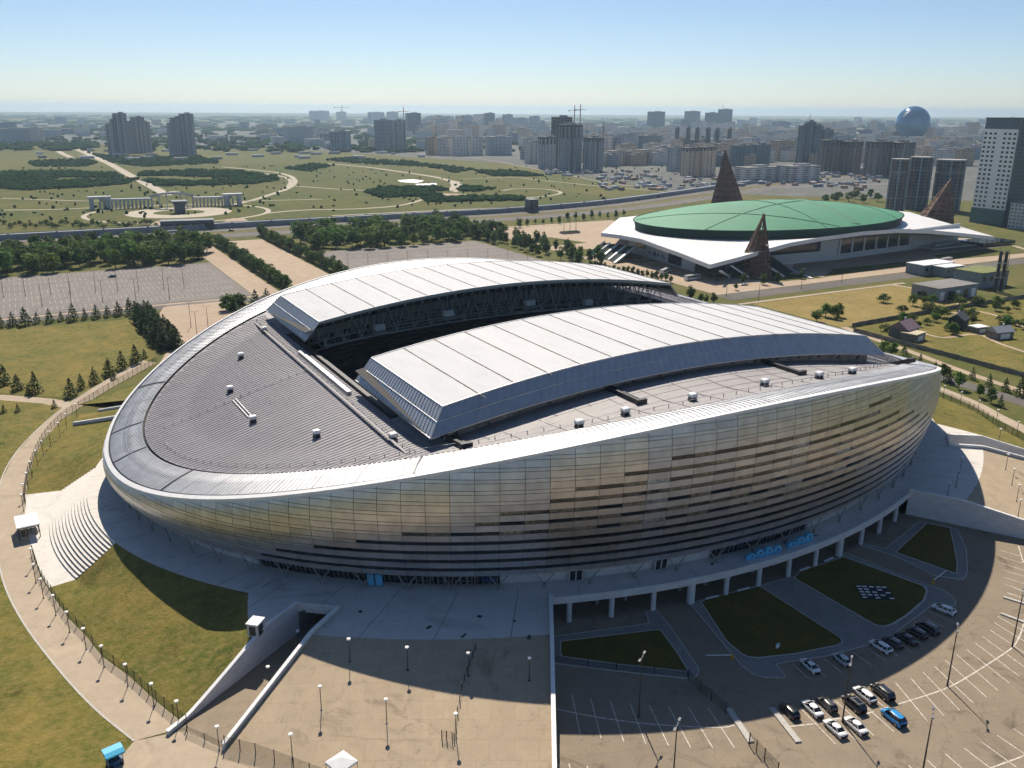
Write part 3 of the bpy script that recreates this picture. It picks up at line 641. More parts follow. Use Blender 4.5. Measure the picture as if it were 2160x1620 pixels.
# roof fans, drive beams, cable rails
UN = [(-73.2, 54.7), (-84.9, 36.7), (-93.4, 12.2), (-93.6, -15.0), (-84.6, -38.6), (-72.6, -55.8), (-42.2, -82.6), (-30.9, -83.0), (-13.9, -84.3), (7.7, -83.9), (24.6, -84.6), (37.3, -83.6)]
for (x, y) in UN:
    z = zroof(x, y); b = MB(); b.box((x, y, z+.12), (1.5, 1.5, .4), mi=2)
    for i in (-1, 1):
        for j in (-1, 1): b.box((x+i*.6, y+j*.6, z+.65), (.15, .15, .8), mi=1)
    b.box((x, y, z+.65), (1.15, 1.15, .7), mi=2); b.box((x, y, z+1.2), (1.55, 1.55, .55), mi=0); b.box((x, y, z+1.58), (1.75, 1.75, .22), mi=0, taper=.75)
    b.build('roof_fan', [M_WHITE, M_STEEL, M_DARK], ARENA)
def roof_px(x, y):
    z = 35.0
    for _ in range(30): p = at(x, y, z); z = zroof(p[0], p[1])
    return (p[0], p[1], z)
for (p, q, w) in (((945, 920), (978, 944), 1.5), ((1282, 818), (1350, 851), 1.1), ((1600, 760), (1688, 790), 1.1), ((1835, 753), (1873, 772), 1.1)):
    a, c = roof_px(*p), roof_px(*q); x = (a[0]+c[0])/2
    b = MB(); b.bar((x-.7, -63, a[2]+.35), (x-.7, c[1], c[2]+.45), w*.6, 1.1); b.bar((x+.7, -63, a[2]+.15), (x+.7, c[1]-.6, c[2]+.25), .5, .8); b.box((x, c[1]-.3, c[2]+.5), (2.6, .9, 1.2))
    b.build('drive_beam', M_DARK, ARENA)
rl = MB()
for sgn in (1,):
    pts = [E(t, 1) for t in ()]
    for i in range(96):
        t = radians(-176+172*i/96); t2 = radians(-176+172*(i+1)/96); f = lambda q: (113.8*cos(q), 86.8*sin(q), zroof(113.8*cos(q), 86.8*sin(q)))
        p, q = f(t), f(t2); rl.bar((p[0], p[1], p[2]+.75), (q[0], q[1], q[2]+.75), .06); rl.bar((p[0], p[1], p[2]), (p[0], p[1], p[2]+.8), .14)
    for y0 in (5.0,):
        for x in np.arange(-112, -74, 2.2): z = zroof(x, y0); rl.bar((x, y0, z), (x, y0, z+.8), .13); rl.bar((x, y0, z+.8), (x+2.2, y0, zroof(x+2.2, y0)+.8), .05)
rl.build('safety_rail', M_STEEL, ARENA, kind='stuff')
wl = MB()
for (a, c) in (((490, 845), (524, 882)), ((497, 843), (531, 880))):
    p, q = roof_px(*a), roof_px(*c); wl.bar((p[0], p[1], p[2]+.3), (q[0], q[1], q[2]+.3), .22, .2)
wl.build('roof_ladder', M_WHITE, ARENA)
# ground storey: walls, glazing, V supports
for i in range(NB):
    t0, t1 = TB[i], TB[i+1]; tm = (t0+t1)/2
    if not facing(tm): 
        MB().quad(E(t0, .975, ZP), E(t1, .975, ZP), E(t1, .985, ZB), E(t0, .985, ZB)).build('base_wall', M_WALLC, ARENA); continue
    q = pix(*E(tm, 1.0, ZP)); x = q[0]; glaz = 500 < x < 1005 or 1515 < x < 1702
    if glaz:
        MB().quad(E(t0, .975, ZP), E(t1, .975, ZP), E(t1, .985, ZB), E(t0, .985, ZB)).build('base_glazing', M_GLASSD, ARENA)
        b = MB()
        for j in range(9):
            a = t0+(t1-t0)*j/8; b.bar(E(a, .978, ZP), E(a, .988, ZB), .14)
        b.bar(E(t0, .98, ZP+2.4), E(t1, .98, ZP+2.4), .14); b.bar(E(t0, .979, ZP+.1), E(t1, .979, ZP+.1), .2); b.build('mullions', M_STEEL, ARENA)
        if 815 < x < 1005:
            for j in (1, 5):
                d = MB(); a, c = t0+(t1-t0)*j/8, t0+(t1-t0)*(j+2.6)/8
                for e_ in (a, (a+c)/2, c): d.bar(E(e_, .984, ZP), E(e_, .984, ZP+2.5), .2)
                d.bar(E(a, .984, ZP+2.5), E(c, .984, ZP+2.5), .26); d.bar(E(a, .984, ZP+1.2), E(c, .984, ZP+1.2), .1); d.build('entrance_door', mat('door_bronze', (0.30, 0.26, 0.22), .5, metal=.4), ARENA)
    else:
        b = MB(); b.quad(E(t0, .975, ZP), E(t1, .975, ZP), E(t1, .985, ZB), E(t0, .985, ZB)); b.build('base_wall', M_WALLC, ARENA)
        if i % 2 == 0 and 1080 < x < 1450:
            a, c = t0+(t1-t0)*.55, t0+(t1-t0)*.85; d = MB(); d.add([E(a, .981, ZP), E(c, .981, ZP), E(c, .988, ZP+2.6), E(a, .988, ZP+2.6)], [(0, 1, 2, 3)])
            m_ = (a+c)/2; d.bar(E(m_, .983, ZP), E(m_, .988, ZP+2.6), .2, mi=1); d.bar(E(a, .983, ZP), E(a, .988, ZP+2.6), .2, mi=1); d.bar(E(c, .983, ZP), E(c, .988, ZP+2.6), .2, mi=1); d.build('service_door', [M_GLASSD, M_WALLC], ARENA)
    b = MB(); p = E(t0, 1.002, ZP); b.bar(p, (p[0], p[1], ZP+1.1), .45); 
    dt = (t1-t0)
    for e_ in (-.22, .22): w_ = wallp(t0+dt*e_, ZB+.1, -.35); b.bar((p[0], p[1], ZP+.8), w_, .2, .2)
    b.build('v_support', mat('support_steel', (.27, .275, .28), .55, metal=.3), ARENA)
for px0, px1, y0, y1, m in ((779, 792, 1215, 1236, M_BLUE), (796, 810, 1216, 1237, M_BLUE), (1017, 1023, 1217, 1227, M_NAVY), (1026, 1032, 1217, 1227, M_NAVY), (1035, 1041, 1217, 1227, M_NAVY), (1044, 1049, 1217, 1227, M_NAVY)):
    ta, tb = px_t(px0, y1, .99), px_t(px1, y1, .99); b = MB(); lo = ZP+(.3 if m is M_BLUE else 1.6); b.add([E(ta, .995, lo), E(tb, .995, lo), E(tb, .998, ZP+2.9), E(ta, .998, ZP+2.9), E(ta, .992, lo), E(tb, .992, lo), E(tb, .995, ZP+2.9), E(ta, .995, ZP+2.9)], [(0, 1, 2, 3), (7, 6, 5, 4), (3, 2, 6, 7), (0, 3, 7, 4), (1, 5, 6, 2)]); b.build('poster', m, ARENA)
# ================================================================ LOWER CAR PARK
LOT = sector_mesh(-114.8, -65.2, lambda td: 0.965, lambda td: 2.6, lambda w, td: 0.0, 20, 4).build('car_park', M_ASPH, kind='structure')
LAWNS = {
 'A': [(1183, 1354), (1381, 1330), (1394, 1331), (1427, 1376), (1451, 1415), (1450, 1417.5), (1301, 1402), (1186, 1386), (1182.5, 1380)],
 'B': [(1479, 1272), (1490, 1264), (1600, 1238), (1608, 1241), (1774, 1347.6), (1776, 1357), (1766, 1362), (1678, 1380), (1600, 1388.5), (1580, 1387), (1565, 1381), (1533, 1354)],
 'C': [(1675, 1220), (1688, 1206), (1779, 1176), (1947, 1237), (1954, 1247), (1947, 1268), (1911, 1299), (1880, 1318), (1866, 1322), (1854, 1321), (1841, 1316.5)],
 'D': [(1889, 1166), (1955, 1105), (2004, 1115), (2012, 1151), (2019, 1188), (2017, 1211)]}
for k, p in LAWNS.items(): 
    sheet('lawn', px_poly(p), 0.16, G_LAWN, thick=0.15, kind='structure')
WALKS = [[(1164, 1344), (1370, 1316), (1362, 1291), (1384, 1287), (1415, 1324), (1474, 1411), (1473, 1422), (1461, 1432), (1450, 1432), (1300, 1416), (1168, 1400)],
 [(1456, 1274), (1476, 1268), (1606, 1235), (1672, 1217), (1842, 1316.5), (1856, 1321.5), (1868, 1322), (1884, 1318), (1915, 1299), (1950, 1268), (1957, 1246), (1950, 1236), (1776, 1171), (1782, 1166), (1859, 1198), (1958, 1234), (1990, 1246), (2004, 1255), (2015, 1268), (2016, 1278), (1962, 1280), (1950, 1289), (1885, 1338), (1833, 1360.5), (1745, 1384), (1641, 1400), (1638, 1404), (1657, 1427), (1651, 1430), (1611, 1429), (1588, 1422), (1565, 1406), (1548, 1385), (1516, 1347)],
 [(1818, 1146), (1867, 1159), (1940, 1100), (1955, 1104), (2004, 1113), (2020, 1118), (2038, 1159), (2040, 1205), (2036, 1219), (2026, 1223), (2004, 1219), (1973, 1215), (1885, 1172), (1818, 1151)]]
for p in WALKS:
    q = px_poly(p); bm_ = bmesh.new(); vs = [bm_.verts.new((x, y, 0.12)) for x, y, _ in q]; f = bm_.faces.new(vs)
    if f.normal.z < 0: f.normal_flip()
    r = bmesh.ops.extrude_face_region(bm_, geom=[f]); 
    bmesh.ops.translate(bm_, verts=[v for v in r['geom'] if isinstance(v, bmesh.types.BMVert)], vec=(0, 0, -0.13)); bmesh.ops.triangulate(bm_, faces=bm_.faces[:]); bmesh.ops.recalc_face_normals(bm_, faces=bm_.faces[:])
    me = bpy.data.meshes.new('sidewalk'); bm_.to_mesh(me); bm_.free(); me.materials.append(M_SIDE); link('sidewalk', me, kind='structure')
def kerb_line(p, z, w=0.22, closed=True):
    q = px_poly(p); q = q+[q[0]] if closed else q; b = MB()
    for i in range(len(q)-1): b.bar((q[i][0], q[i][1], z), (q[i+1][0], q[i+1][1], z), w, 0.14)
    return b
for k, p in LAWNS.items(): kerb_line(p, 0.13).build('kerb', M_KERB, kind='structure')
for p in WALKS: kerb_line(p, 0.065).build('kerb', M_KERB, kind='structure')
# painted bays
def z7(x, y): return 1140+x/3.857, 1320+y/3.857
def z8(x, y): return 1600+x/3.857, 1240+y/3.857
def z6(x, y): return 1600+x/3.857, 900+y/3.857
def z5(x, y): return 1660+x/7.714, 1420+y/7.714
LN = [(z7, l) for l in ((258, 560, 322, 878), (408, 585, 492, 910), (568, 608, 678, 942), (727, 627, 858, 960), (885, 645, 1042, 975), (1043, 657, 1222, 990), (1205, 665, 1403, 995), (1365, 668, 1578, 992), (232, 1120, 300, 1400), (380, 1140, 470, 1450), (560, 1165, 650, 1450))]
LN += [(z8, l) for l in ((1115, 770, 1375, 1085), (1240, 735, 1508, 1040), (1340, 685, 1635, 995), (1435, 640, 1750, 940), (1522, 590, 1855, 888), (1612, 543, 1948, 835), (1692, 500, 2040, 775), (1762, 447, 2120, 718), (1825, 398, 2200, 670), (1878, 338, 2240, 580), (1920, 283, 2250, 490), (1945, 232, 2250, 400), (2000, 30, 2250, 130), (2080, 0, 2300, 90),
 (2075, 1145, 2300, 1300), (1945, 1200, 2230, 1395), (1815, 1252, 2100, 1460), (1672, 1303, 1970, 1530), (1522, 1352, 1800, 1590), (1372, 1400, 1600, 1620), (1220, 1442, 1400, 1640),
 (280, 620, 408, 740), (395, 600, 548, 717), (532, 575, 683, 692), (650, 545, 808, 665), (765, 520, 922, 632), (870, 485, 1038, 592), (985, 450, 1138, 557), (1080, 400, 1240, 520), (1180, 355, 1325, 470), (1265, 300, 1410, 415), (1330, 235, 1520, 322), (1380, 190, 1580, 272))]
LN += [(z6, l) for l in ((1960, 1005, 2140, 1055), (1965, 1055, 2150, 1110), (1975, 1110, 2230, 1190), (1985, 1165, 2240, 1240), (1995, 1225, 2250, 1305), (1995, 1280, 2250, 1365), (1995, 1340, 2250, 1420))]
LN += [(z5, l) for l in ((200, 550, 790, 1150), (450, 450, 1115, 1085), (735, 400, 1415, 1015), (1040, 330, 1740, 950), (1310, 330, 1980, 860))]
for f, (x0, y0, x1, y1) in LN:
    a, b_ = at(*f(x0, y0)), at(*f(x1, y1)); strip([a, b_], 0.17, 0.006).build('bay_line', M_PAINT, LOT)
CL = [[z7(*p) for p in ((120, 675), (440, 740), (800, 790), (1120, 815), (1460, 828), (1580, 805))], [z8(*p) for p in ((1140, 945), (1520, 820), (1740, 700), (1960, 560), (2070, 480), (2120, 400), (2150, 320), (2165, 250))], [z8(*p) for p in ((1890, 1466), (2040, 1410), (2160, 1365), (2300, 1290))], [z5(*p) for p in ((20, 870), (430, 825))], [z5(*p) for p in ((700, 750), (890, 740))], [z5(*p) for p in ((1290, 660), (1420, 625))], [z6(*p) for p in ((2115, 970), (2155, 1105))]]
for l in CL: strip(smooth_line([at(*p) for p in l], 5), 0.26, 0.011).build('bay_line', M_PAINT, LOT)
for i, (f, a, b_, w) in enumerate(((z7, (1530, 678), (1712, 952), 1.1), (z7, (1880, 672), (2100, 952), 1.1), (z8, (1990, 78), (2230, 152), .7), (z8, (1970, 212), (2230, 310), .7))):
    p, q = at(*f(*a)), at(*f(*b_)); m_ = MB(); m_.bar((p[0], p[1], .12), (q[0], q[1], .12), w, .3)
    m_.build('kerb_island', M_KERB, label='long narrow raised kerb island ' + ('beside the mesh gate in the car park', 'beside the black hatchback', 'at the right edge of the car park, farther one', 'at the right edge of the car park, nearer one')[i], cat='kerb')
# ---------------------------------------------------------------- cars
M_TYRE = mat('tyre_rubber', (0.015, 0.015, 0.016), 0.8); M_RIM = mat('wheel_rim', (0.45, 0.45, 0.46), 0.35, metal=.8); M_CGLASS = mat('car_glass', (0.012, 0.015, 0.02), 0.06, spec=.7)
M_HEAD = mat('headlamp', (0.75, 0.75, 0.72), 0.15, spec=.8); M_TAIL = mat('tail_lamp', (0.30, 0.015, 0.012), 0.25); M_PLASTIC = mat('black_trim', (0.02, 0.02, 0.022), 0.6)
CARK = dict(sedan=(4.65, .90, .93, 1.44, (-.62, -.18, .40, .70), .97), wagon=(4.75, .90, .96, 1.50, (-.66, -.24, .72, .90), .98), hatch=(4.2, .88, .96, 1.50, (-.62, -.20, .70, .92), .98), suv=(4.75, .96, 1.12, 1.78, (-.62, -.26, .76, .92), 1.13))
def car(kind, paint, loc, ang, label, roofglass=False):
    L, W, zb_, zr_, (w0, r0, r1, w1), hood = CARK[kind]; root = empty('parked_car', loc, ang, label=label, cat='car', group='cars in the lower car park'); h = L/2
    # front is at -x
    S = [(-1.0, .74, .32, .55, .62), (-.97, .86, .24, .62, .72), (-.86, .95, .22, .68, .80*hood), (-.62, 1.0, .22, .72, .90*hood), (-.2, 1.0, .22, .74, .95*zb_/.93*.93), (.35, 1.0, .22, .76, zb_), (.75, 1.0, .22, .78, zb_*1.03), (.93, .96, .24, .76, zb_*1.02), (.985, .88, .30, .70, zb_*.93), (1.0, .78, .38, .62, zb_*.78)]
    b = MB()
    for (x, w, zl, zm, zt_) in S:
        W_ = W*w; b.v += [(x*h, -W_*.93, zl), (x*h, -W_, zm*.8), (x*h, -W_*.97, zm+.06), (x*h, -W_*.84, zt_), (x*h, 0, zt_+.035), (x*h, W_*.84, zt_), (x*h, W_*.97, zm+.06), (x*h, W_, zm*.8), (x*h, W_*.93, zl)]
    n = 9
    for i in range(len(S)-1):
        for j in range(n): 
            k = (j+1) % n; b.f.append((i*n+j, i*n+k, (i+1)*n+k, (i+1)*n+j)); b.m.append(0)
    b.f.append(tuple(range(n))); b.m.append(0); b.f.append(tuple((len(S)-1)*n+j for j in range(n))[::-1]); b.m.append(0)
    body = b.build('body', paint, root, smooth=True)
    bw, rw = W*.86, W*.68; zg = zb_-.03
    base = [(w0*h, bw), (w1*h, bw)]; roof = [(r0*h, rw), (r1*h, rw)]
    g = MB(); vs = [(base[0][0], -bw, zg), (base[1][0], -bw, zg), (base[1][0], bw, zg), (base[0][0], bw, zg), (roof[0][0], -rw, zr_-.05), (roof[1][0], -rw, zr_-.05), (roof[1][0], rw, zr_-.05), (roof[0][0], rw, zr_-.05)]
    g.add(vs, [(0, 1, 5, 4), (1, 2, 6, 5), (2, 3, 7, 6), (3, 0, 4, 7), (4, 5, 6, 7)]); g.build('windows', M_CGLASS, root)
    r = MB(); x0, x1 = roof[0][0]-.03, roof[1][0]+.04; n2 = 6
    for i in range(n2+1):
        x = x0+(x1-x0)*i/n2; e = (2*i/n2-1)**2; r.v += [(x, -rw-.03, zr_-.09-.05*e), (x, -rw*.8, zr_-.01-.06*e), (x, 0, zr_+.02-.06*e), (x, rw*.8, zr_-.01-.06*e), (x, rw+.03, zr_-.09-.05*e)]
    for i in range(n2):
        for j in range(4): r.f.append((i*5+j, (i+1)*5+j, (i+1)*5+j+1, i*5+j+1)); r.m.append(0)
    rf = r.build('roof', paint, root, smooth=True)
    if roofglass: MB().box(((x0+x1)/2, 0, zr_+.01), ((x1-x0)*.6, rw*1.2, .03)).build('sunroof', M_CGLASS, rf); q = MB(); [q.box(((x0+x1)/2, s*rw*.86, zr_+.03), ((x1-x0)*.85, .07, .07)) for s in (-1, 1)]; q.box((x0+(x1-x0)*.2, 0, zr_+.03), (.08, rw*1.7, .06)); q.box((x1-.25, 0, zr_+.03), (.08, rw*1.7, .06)); q.build('roof_rack', M_RIM, rf)
    pm = paint if kind != 'suv' else M_PLASTIC
    for s in (-1, 1):
        for (a, c) in ((vs[0], vs[4]), (vs[1], vs[5])): MB().bar((a[0], s*abs(a[1]), a[2]), (c[0], s*(abs(c[1])+.01), c[2]), .10, .07).build('pillar', pm, root)
        for fx in (.36, .68) if kind != 'sedan' else (.48,):
            xb_, xr_ = base[0][0]+(base[1][0]-base[0][0])*fx, roof[0][0]+(roof[1][0]-roof[0][0])*fx; MB().bar((xb_, s*(bw+.01), zg), (xr_, s*(rw+.01), zr_-.06), .09, .05).build('pillar', pm, root)
    wr = .33 if kind != 'suv' else .38
    for fx in (-.62, .60):
        for s in (-1, 1):
            t_ = MB().tube([(fx*h, s*(W-.20), wr), (fx*h, s*(W+.015), wr)], wr, 14); w_ = t_.build('wheel', M_TYRE, root); MB().tube([(fx*h, s*(W-.02), wr), (fx*h, s*(W+.03), wr)], wr*.62, 10).build('rim', M_RIM, w_)
    for s in (-1, 1):
        MB().box((-.955*h, s*W*.64, .66*hood), (.18, .36, .13)).build('headlight', M_HEAD, root); MB().box((.975*h, s*W*.68, .80*zb_), (.14, .30, .16)).build('tail_light', M_TAIL, root)
        MB().box((w0*h+.28, s*(W+.06), zg+.12), (.16, .18, .12)).build('mirror', paint, root)
    MB().box((1.0*h, 0, .42), (.08, W*1.5, .16)).build('bumper', M_PLASTIC, root); MB().box((-.985*h, 0, .45), (.08, W*1.1, .18)).build('grille', M_PLASTIC, root)
    return root
def paint(n, c): return mat('paint_'+n, c, .28, spec=.6, coat=.8)
P_WH, P_BK, P_GY, P_BL, P_SV = paint('white', (.80, .80, .79)), paint('black', (.012, .012, .014)), paint('graphite', (.065, .062, .06)), paint('blue', (.02, .27, .62)), paint('silver', (.55, .58, .60))
def ldir(f, l): a, b_ = at(*f(l[0], l[1])), at(*f(l[2], l[3])); return atan2(b_[1]-a[1], b_[0]-a[0])
d1, d2, d3, d4, d5 = ldir(z5, (200, 550, 790, 1150)), ldir(z5, (735, 400, 1415, 1015)), ldir(z8, (280, 620, 408, 740)), ldir(z8, (870, 485, 1038, 592)), ldir(z8, (1380, 190, 1580, 272))
for (px_, kind, pt, ang, lab, rg) in (((1665, 1505), 'hatch', P_BK, d1, 'black hatchback by the kerb island, leftmost of the sunlit cars', 0), ((1713, 1500), 'sedan', P_WH, d1, 'white saloon between the black hatchback and the graphite hatchback', 0), ((1744, 1491), 'hatch', P_GY, d1, 'graphite hatchback with dark roof beside the white saloon', 0), ((1801, 1491), 'suv', P_BK, d2, 'black off-roader with a silver rack round its sunroof', 1), ((1823, 1471), 'wagon', P_WH, d2, 'long white estate car between two black off-roaders', 0), ((1861, 1466), 'suv', P_BK, d2, 'plain black off-roader at the right end of the sunlit row', 0), ((1761, 1542), 'sedan', P_WH, d2, 'white saloon in the nearest row, left one of the pair', 0), ((1804, 1536), 'sedan', P_WH, d2, 'white saloon in the nearest row, next to the lamp post', 0), ((1884, 1519), 'suv', P_BL, d2, 'bright blue off-roader in the sun', 0),
  ((1708, 1410), 'sedan', P_WH, d3, 'white saloon in the shade, first from the left by the kerb', 0), ((1775, 1396), 'hatch', P_SV, d3, 'silver hatchback in the shade beside the wide paved path', 0), ((1857, 1369), 'wagon', P_WH, d4, 'white estate car in the shade left of the four dark cars', 0), ((1882, 1360), 'hatch', P_GY, d4, 'dark car in the shade, first of four, next to the white estate', 0), ((1911, 1352), 'sedan', P_BK, d4, 'dark car in the shade, second of four from the white estate', 0), ((1934, 1340), 'hatch', P_BK, d4, 'dark car in the shade, third of four from the white estate', 0), ((1956, 1330), 'suv', P_BK, d4, 'dark car in the shade, last of four, nearest the sunlight edge', 0), ((1990, 1290), 'wagon', P_WH, d5, 'pale estate car alone at the nose of the pavement', 0)):
    car(kind, pt, at(*px_), ang, lab, rg)
# ---------------------------------------------------------------- lamp posts
def surf_z(x, y):
    t, s = ts((x, y)); td = math.degrees(t); a = fold(td); near = -180 < td < 0
    if s < plaza_edge(td): return ZP
    if near and 46.2 <= a <= 65.2: return max(0, ZP*(fence_s(td)-s)/(fence_s(td)-1.167))
    if 14 < a < 42: return max(0, bank_z(td)(s))
    return 0.0
def on_surf(x, y):
    z = 3.0
    for _ in range(40): p = at(x, y, z); z = 0.5*z+0.5*surf_z(p[0], p[1])
    return (p[0], p[1], surf_z(p[0], p[1]))
lm = MB().tube([(0, 0, -.1), (0, 0, .5), (0, 0, 4.4)], [.11, .08, .06], 8); lh = MB(); lh.tube([(0, 0, 4.35), (0, 0, 4.5), (0, 0, 4.75), (0, 0, 4.82)], [.10, .32, .36, .16], 14)
lm2 = MB().tube([(0, 0, -.05), (0, 0, .02), (0, 0, .04)], [.30, .30, .10], 10)
def to_mesh(b, name, m):
    o = b.build(name, m); me = o.data; bpy.data.objects.remove(o); return me
ME_POST, ME_HEAD, ME_FOOT = to_mesh(lm, 'post', M_DARK), to_mesh(lh, 'lamp_head', M_WHITE), to_mesh(lm2, 'foot', M_DARK)
LAMPS_F = [(738, 1395), (860, 1413), (988, 1425), (1116, 1435), (678, 1497), (816, 1525), (962, 1556), (617, 1600), (631, 1375), (569, 1453)]
LAMPS_L = [(378, 1528), (325, 1490), (270, 1448), (220, 1408), (182, 1370), (147, 1334), (118, 1298), (92, 1262), (76, 1230), (70, 1196), (50, 1078), (53, 1055), (60, 1030), (68, 1006), (79, 982), (92, 961), (107, 940), (127, 921), (141, 902), (163, 880)]
LAMPS_R = [(2024, 997), (2016, 1027), (1998, 1053), (2121, 991), (2134, 1023), (2144, 1058), (2147, 1090)]
LAMPS_X = [(1989, 839), (2025, 853), (2062, 871), (2101, 892), (2144, 918)]
def lamp(p, label, group, sc=1.0):
    r = empty('lamp_post', p, label=label, cat='lamp', group=group); r.scale = (1, 1, sc)
    link('post', ME_POST, r); link('lamp_head', ME_HEAD, r); link('foot', ME_FOOT, r); return r
for p in LAMPS_F: lamp(on_surf(*p), 'slim dark lamp post with white disc head on the tan forecourt', 'lamp posts on the tan forecourt')
for p in LAMPS_L: lamp(on_surf(*p), 'slim lamp post with white disc head along the curved left fence', 'lamp posts along the curved left fence')
for p in LAMPS_R: lamp(on_surf(*p), 'slim lamp post with white disc head on the right ramp above the wall', 'lamp posts on the right ramp')
for p in LAMPS_X: lamp(at(*p), 'slim lamp post with white disc head along the right fence', 'lamp posts along the right fence')
for p, l in (((2021, 949), 'lamp post by the far right tunnel walls, nearest the arena'), ((2101, 962), 'lamp post by the far right tunnel walls, farther out'), ((463, 1583), 'lamp post at the foot of the tunnel ramp wall')): lamp(on_surf(*p), l, None)
tp = MB().tube([(0, 0, -.1), (0, 0, 1.2), (0, 0, 12)], [.20, .14, .08], 8); th = MB()
for s in (-1, 1): th.bar((0, 0, 11.9), (s*.9, 0, 12.15), .10); th.box((s*1.25, 0, 12.2), (.85, .36, .16))
ME_TP, ME_TH = to_mesh(tp, 'mast', M_DARK), to_mesh(th, 'twin_lamp_head', mat('mast_head_grey', (.16, .17, .18), .6))
for p, l in (((1998, 1447), 'tall twin-headed lamp mast on the sunlit bay line, middle one'), ((2135, 1364), 'tall twin-headed lamp mast at the right edge of the car park'), ((1777, 1523), 'tall lamp mast standing among the white saloons'), ((1347, 1513), 'tall lamp mast at the shade edge left of the gate'), ((1944, 1640), 'tall lamp mast at the bottom edge on the right'), ((1418, 1668), 'tall lamp mast at the bottom edge in the middle')):
    r = empty('lamp_mast', at(*p), radians(35), label=l, cat='lamp', group='tall masts in the car park'); link('mast', ME_TP, r); link('twin_lamp_head', ME_TH, r)
for (a, c) in (((1003, 1356), (996, 1394)), ((1030, 1358), (1020, 1402)), ((1046, 1368), (1037, 1408))):
    p, q = on_surf(*a), on_surf(*c); MB().bar((p[0], p[1], p[2]+.01), (q[0], q[1], q[2]+.01), .16, .03).build('worn_line', mat('worn_yellow_paint', (.36, .27, .14), .8, var=.4, scale=1.5, spec=.1), FC['left'])
# ---------------------------------------------------------------- fences
M_MESH = see_through('fence_mesh', (0.035, 0.045, 0.035), 0.34)
def fence(name, pts, label, h=2.4, step=3.3, m=M_MESH, zf=None):
    f = empty(name, (pts[0][0], pts[0][1], 0), label=label, cat='fence'); d = 0; prev = None; line = []
    for i in range(len(pts)-1):
        a, c = pts[i], pts[i+1]; l = hypot(c[0]-a[0], c[1]-a[1]); n = max(1, round(l/step))
        for k in range(n): line.append((a[0]+(c[0]-a[0])*k/n, a[1]+(c[1]-a[1])*k/n))
    line.append(pts[-1][:2]); zf = zf or (lambda x, y: 0.0)
    for i, p in enumerate(line):
        z = zf(*p); child(MB().box((p[0], p[1], z+h/2+.05), (.13, .13, h+.1)).build('fence_post', M_DARK, f), f)
        if i+1 < len(line):
            q = line[i+1]; z2 = zf(*q); b = MB(); b.quad((p[0], p[1], z+.08), (q[0], q[1], z2+.08), (q[0], q[1], z2+h), (p[0], p[1], z+h)); child(b.build('fence_mesh', m, f), f)
    return f
fence('perimeter_fence', smooth_line([p[:2] for p in fl[:9]], 2), 'dark mesh fence curving along the left path, in front of the steps')
fence('perimeter_fence', smooth_line([p[:2] for p in fl[10:17]], 2), 'dark mesh fence curving along the left path, beyond the steps')
fence('perimeter_fence', smooth_line([p[:2] for p in fr], 2), 'fence with dark posts along the pale path right of the arena')
fence('gate_fence', [at(395, 1548)[:2], at(470, 1580)[:2]], 'low mesh gate across the tunnel ramp at the bottom left', h=1.6)
fence('perimeter_fence', [at(475, 1580)[:2], at(540, 1596)[:2], at(620, 1625)[:2], at(760, 1680)[:2]], 'dark mesh fence at the bottom edge left of the forecourt', h=2.6)
fence('lawn_fence', [at(*p)[:2] for p in ((1168, 1396), (1240, 1407), (1300, 1414), (1380, 1423), (1450, 1429))], 'thin rail fence along the kerb of the dark triangular lawn', h=1.5, step=5)
fence('gate_fence', [at(*p)[:2] for p in ((1452, 1436), (1478, 1462), (1500, 1478), (1530, 1505))], 'mesh gate panels in the shade beside the triangular lawn', h=2.2)
fence('gate_fence', [at(*p)[:2] for p in ((1580, 1572), (1595, 1588), (1612, 1605), (1640, 1635))], 'mesh fence at the bottom edge beyond the kerb island', h=2.4)
def fcz(x, y): return surf_z(x, y)
fence('queue_rails', [on_surf(*p)[:2] for p in ((1003, 1372), (985, 1420), (974, 1455), (965, 1505), (958, 1560))], 'bent line of thin queue rails down the tan forecourt', h=1.3, step=2.2, zf=fcz, m=see_through('rail_mesh', (.1, .09, .08), .25))
fence('queue_rails', [on_surf(*p)[:2] for p in ((932, 1557), (942, 1559), (954, 1561))], 'short thin rails beside the lamp on the forecourt', h=1.6, step=1.3, zf=fcz, m=see_through('rail_mesh2', (.1, .09, .08), .2))
# ---------------------------------------------------------------- small things
M_YEL = mat('yellow_paint', (.55, .33, .03), .5); M_CYAN = mat('cyan_canopy', (.03, .42, .68), .45); M_BLUE2 = mat('blue_panel', (.03, .10, .22), .4)
for (a, c, lab) in (((1544, 1391), (1488, 1392), 'white barrier arm on a yellow post at the lower road entrance'), ((1968, 1232), (1995, 1212), 'white barrier arm on a yellow post at the right road entrance')):
    p, q = at(*a), at(*c); r = empty('barrier_gate', p, label=lab, cat='barrier'); child(MB().box((p[0], p[1], .55), (.45, .45, 1.1)).build('post', M_YEL, r), r); b = MB(); b.bar((p[0], p[1], 1.0), (q[0], q[1], 1.05), .14); child(b.build('arm', M_WHITE, r), r)
for i, p in enumerate(((1502, 1264), (1568, 1247), (1697, 1203.5), (1748, 1184))):
    q = at(*p); t, s = ts(q); n_ = atan2(nrm(t)[1], nrm(t)[0]); r = empty('bench', q, n_, label='pale bench under the bridge edge, %s from the left' % ('first', 'second', 'third', 'fourth')[i], cat='bench'); MB().box((0, 0, .52), (.55, 3.2, .12)).build('seat', M_WHITE, r)
    for e_ in (-1.2, 1.2): MB().box((0, e_, .32), (.4, .25, .32)).build('leg', M_SIDE, r)
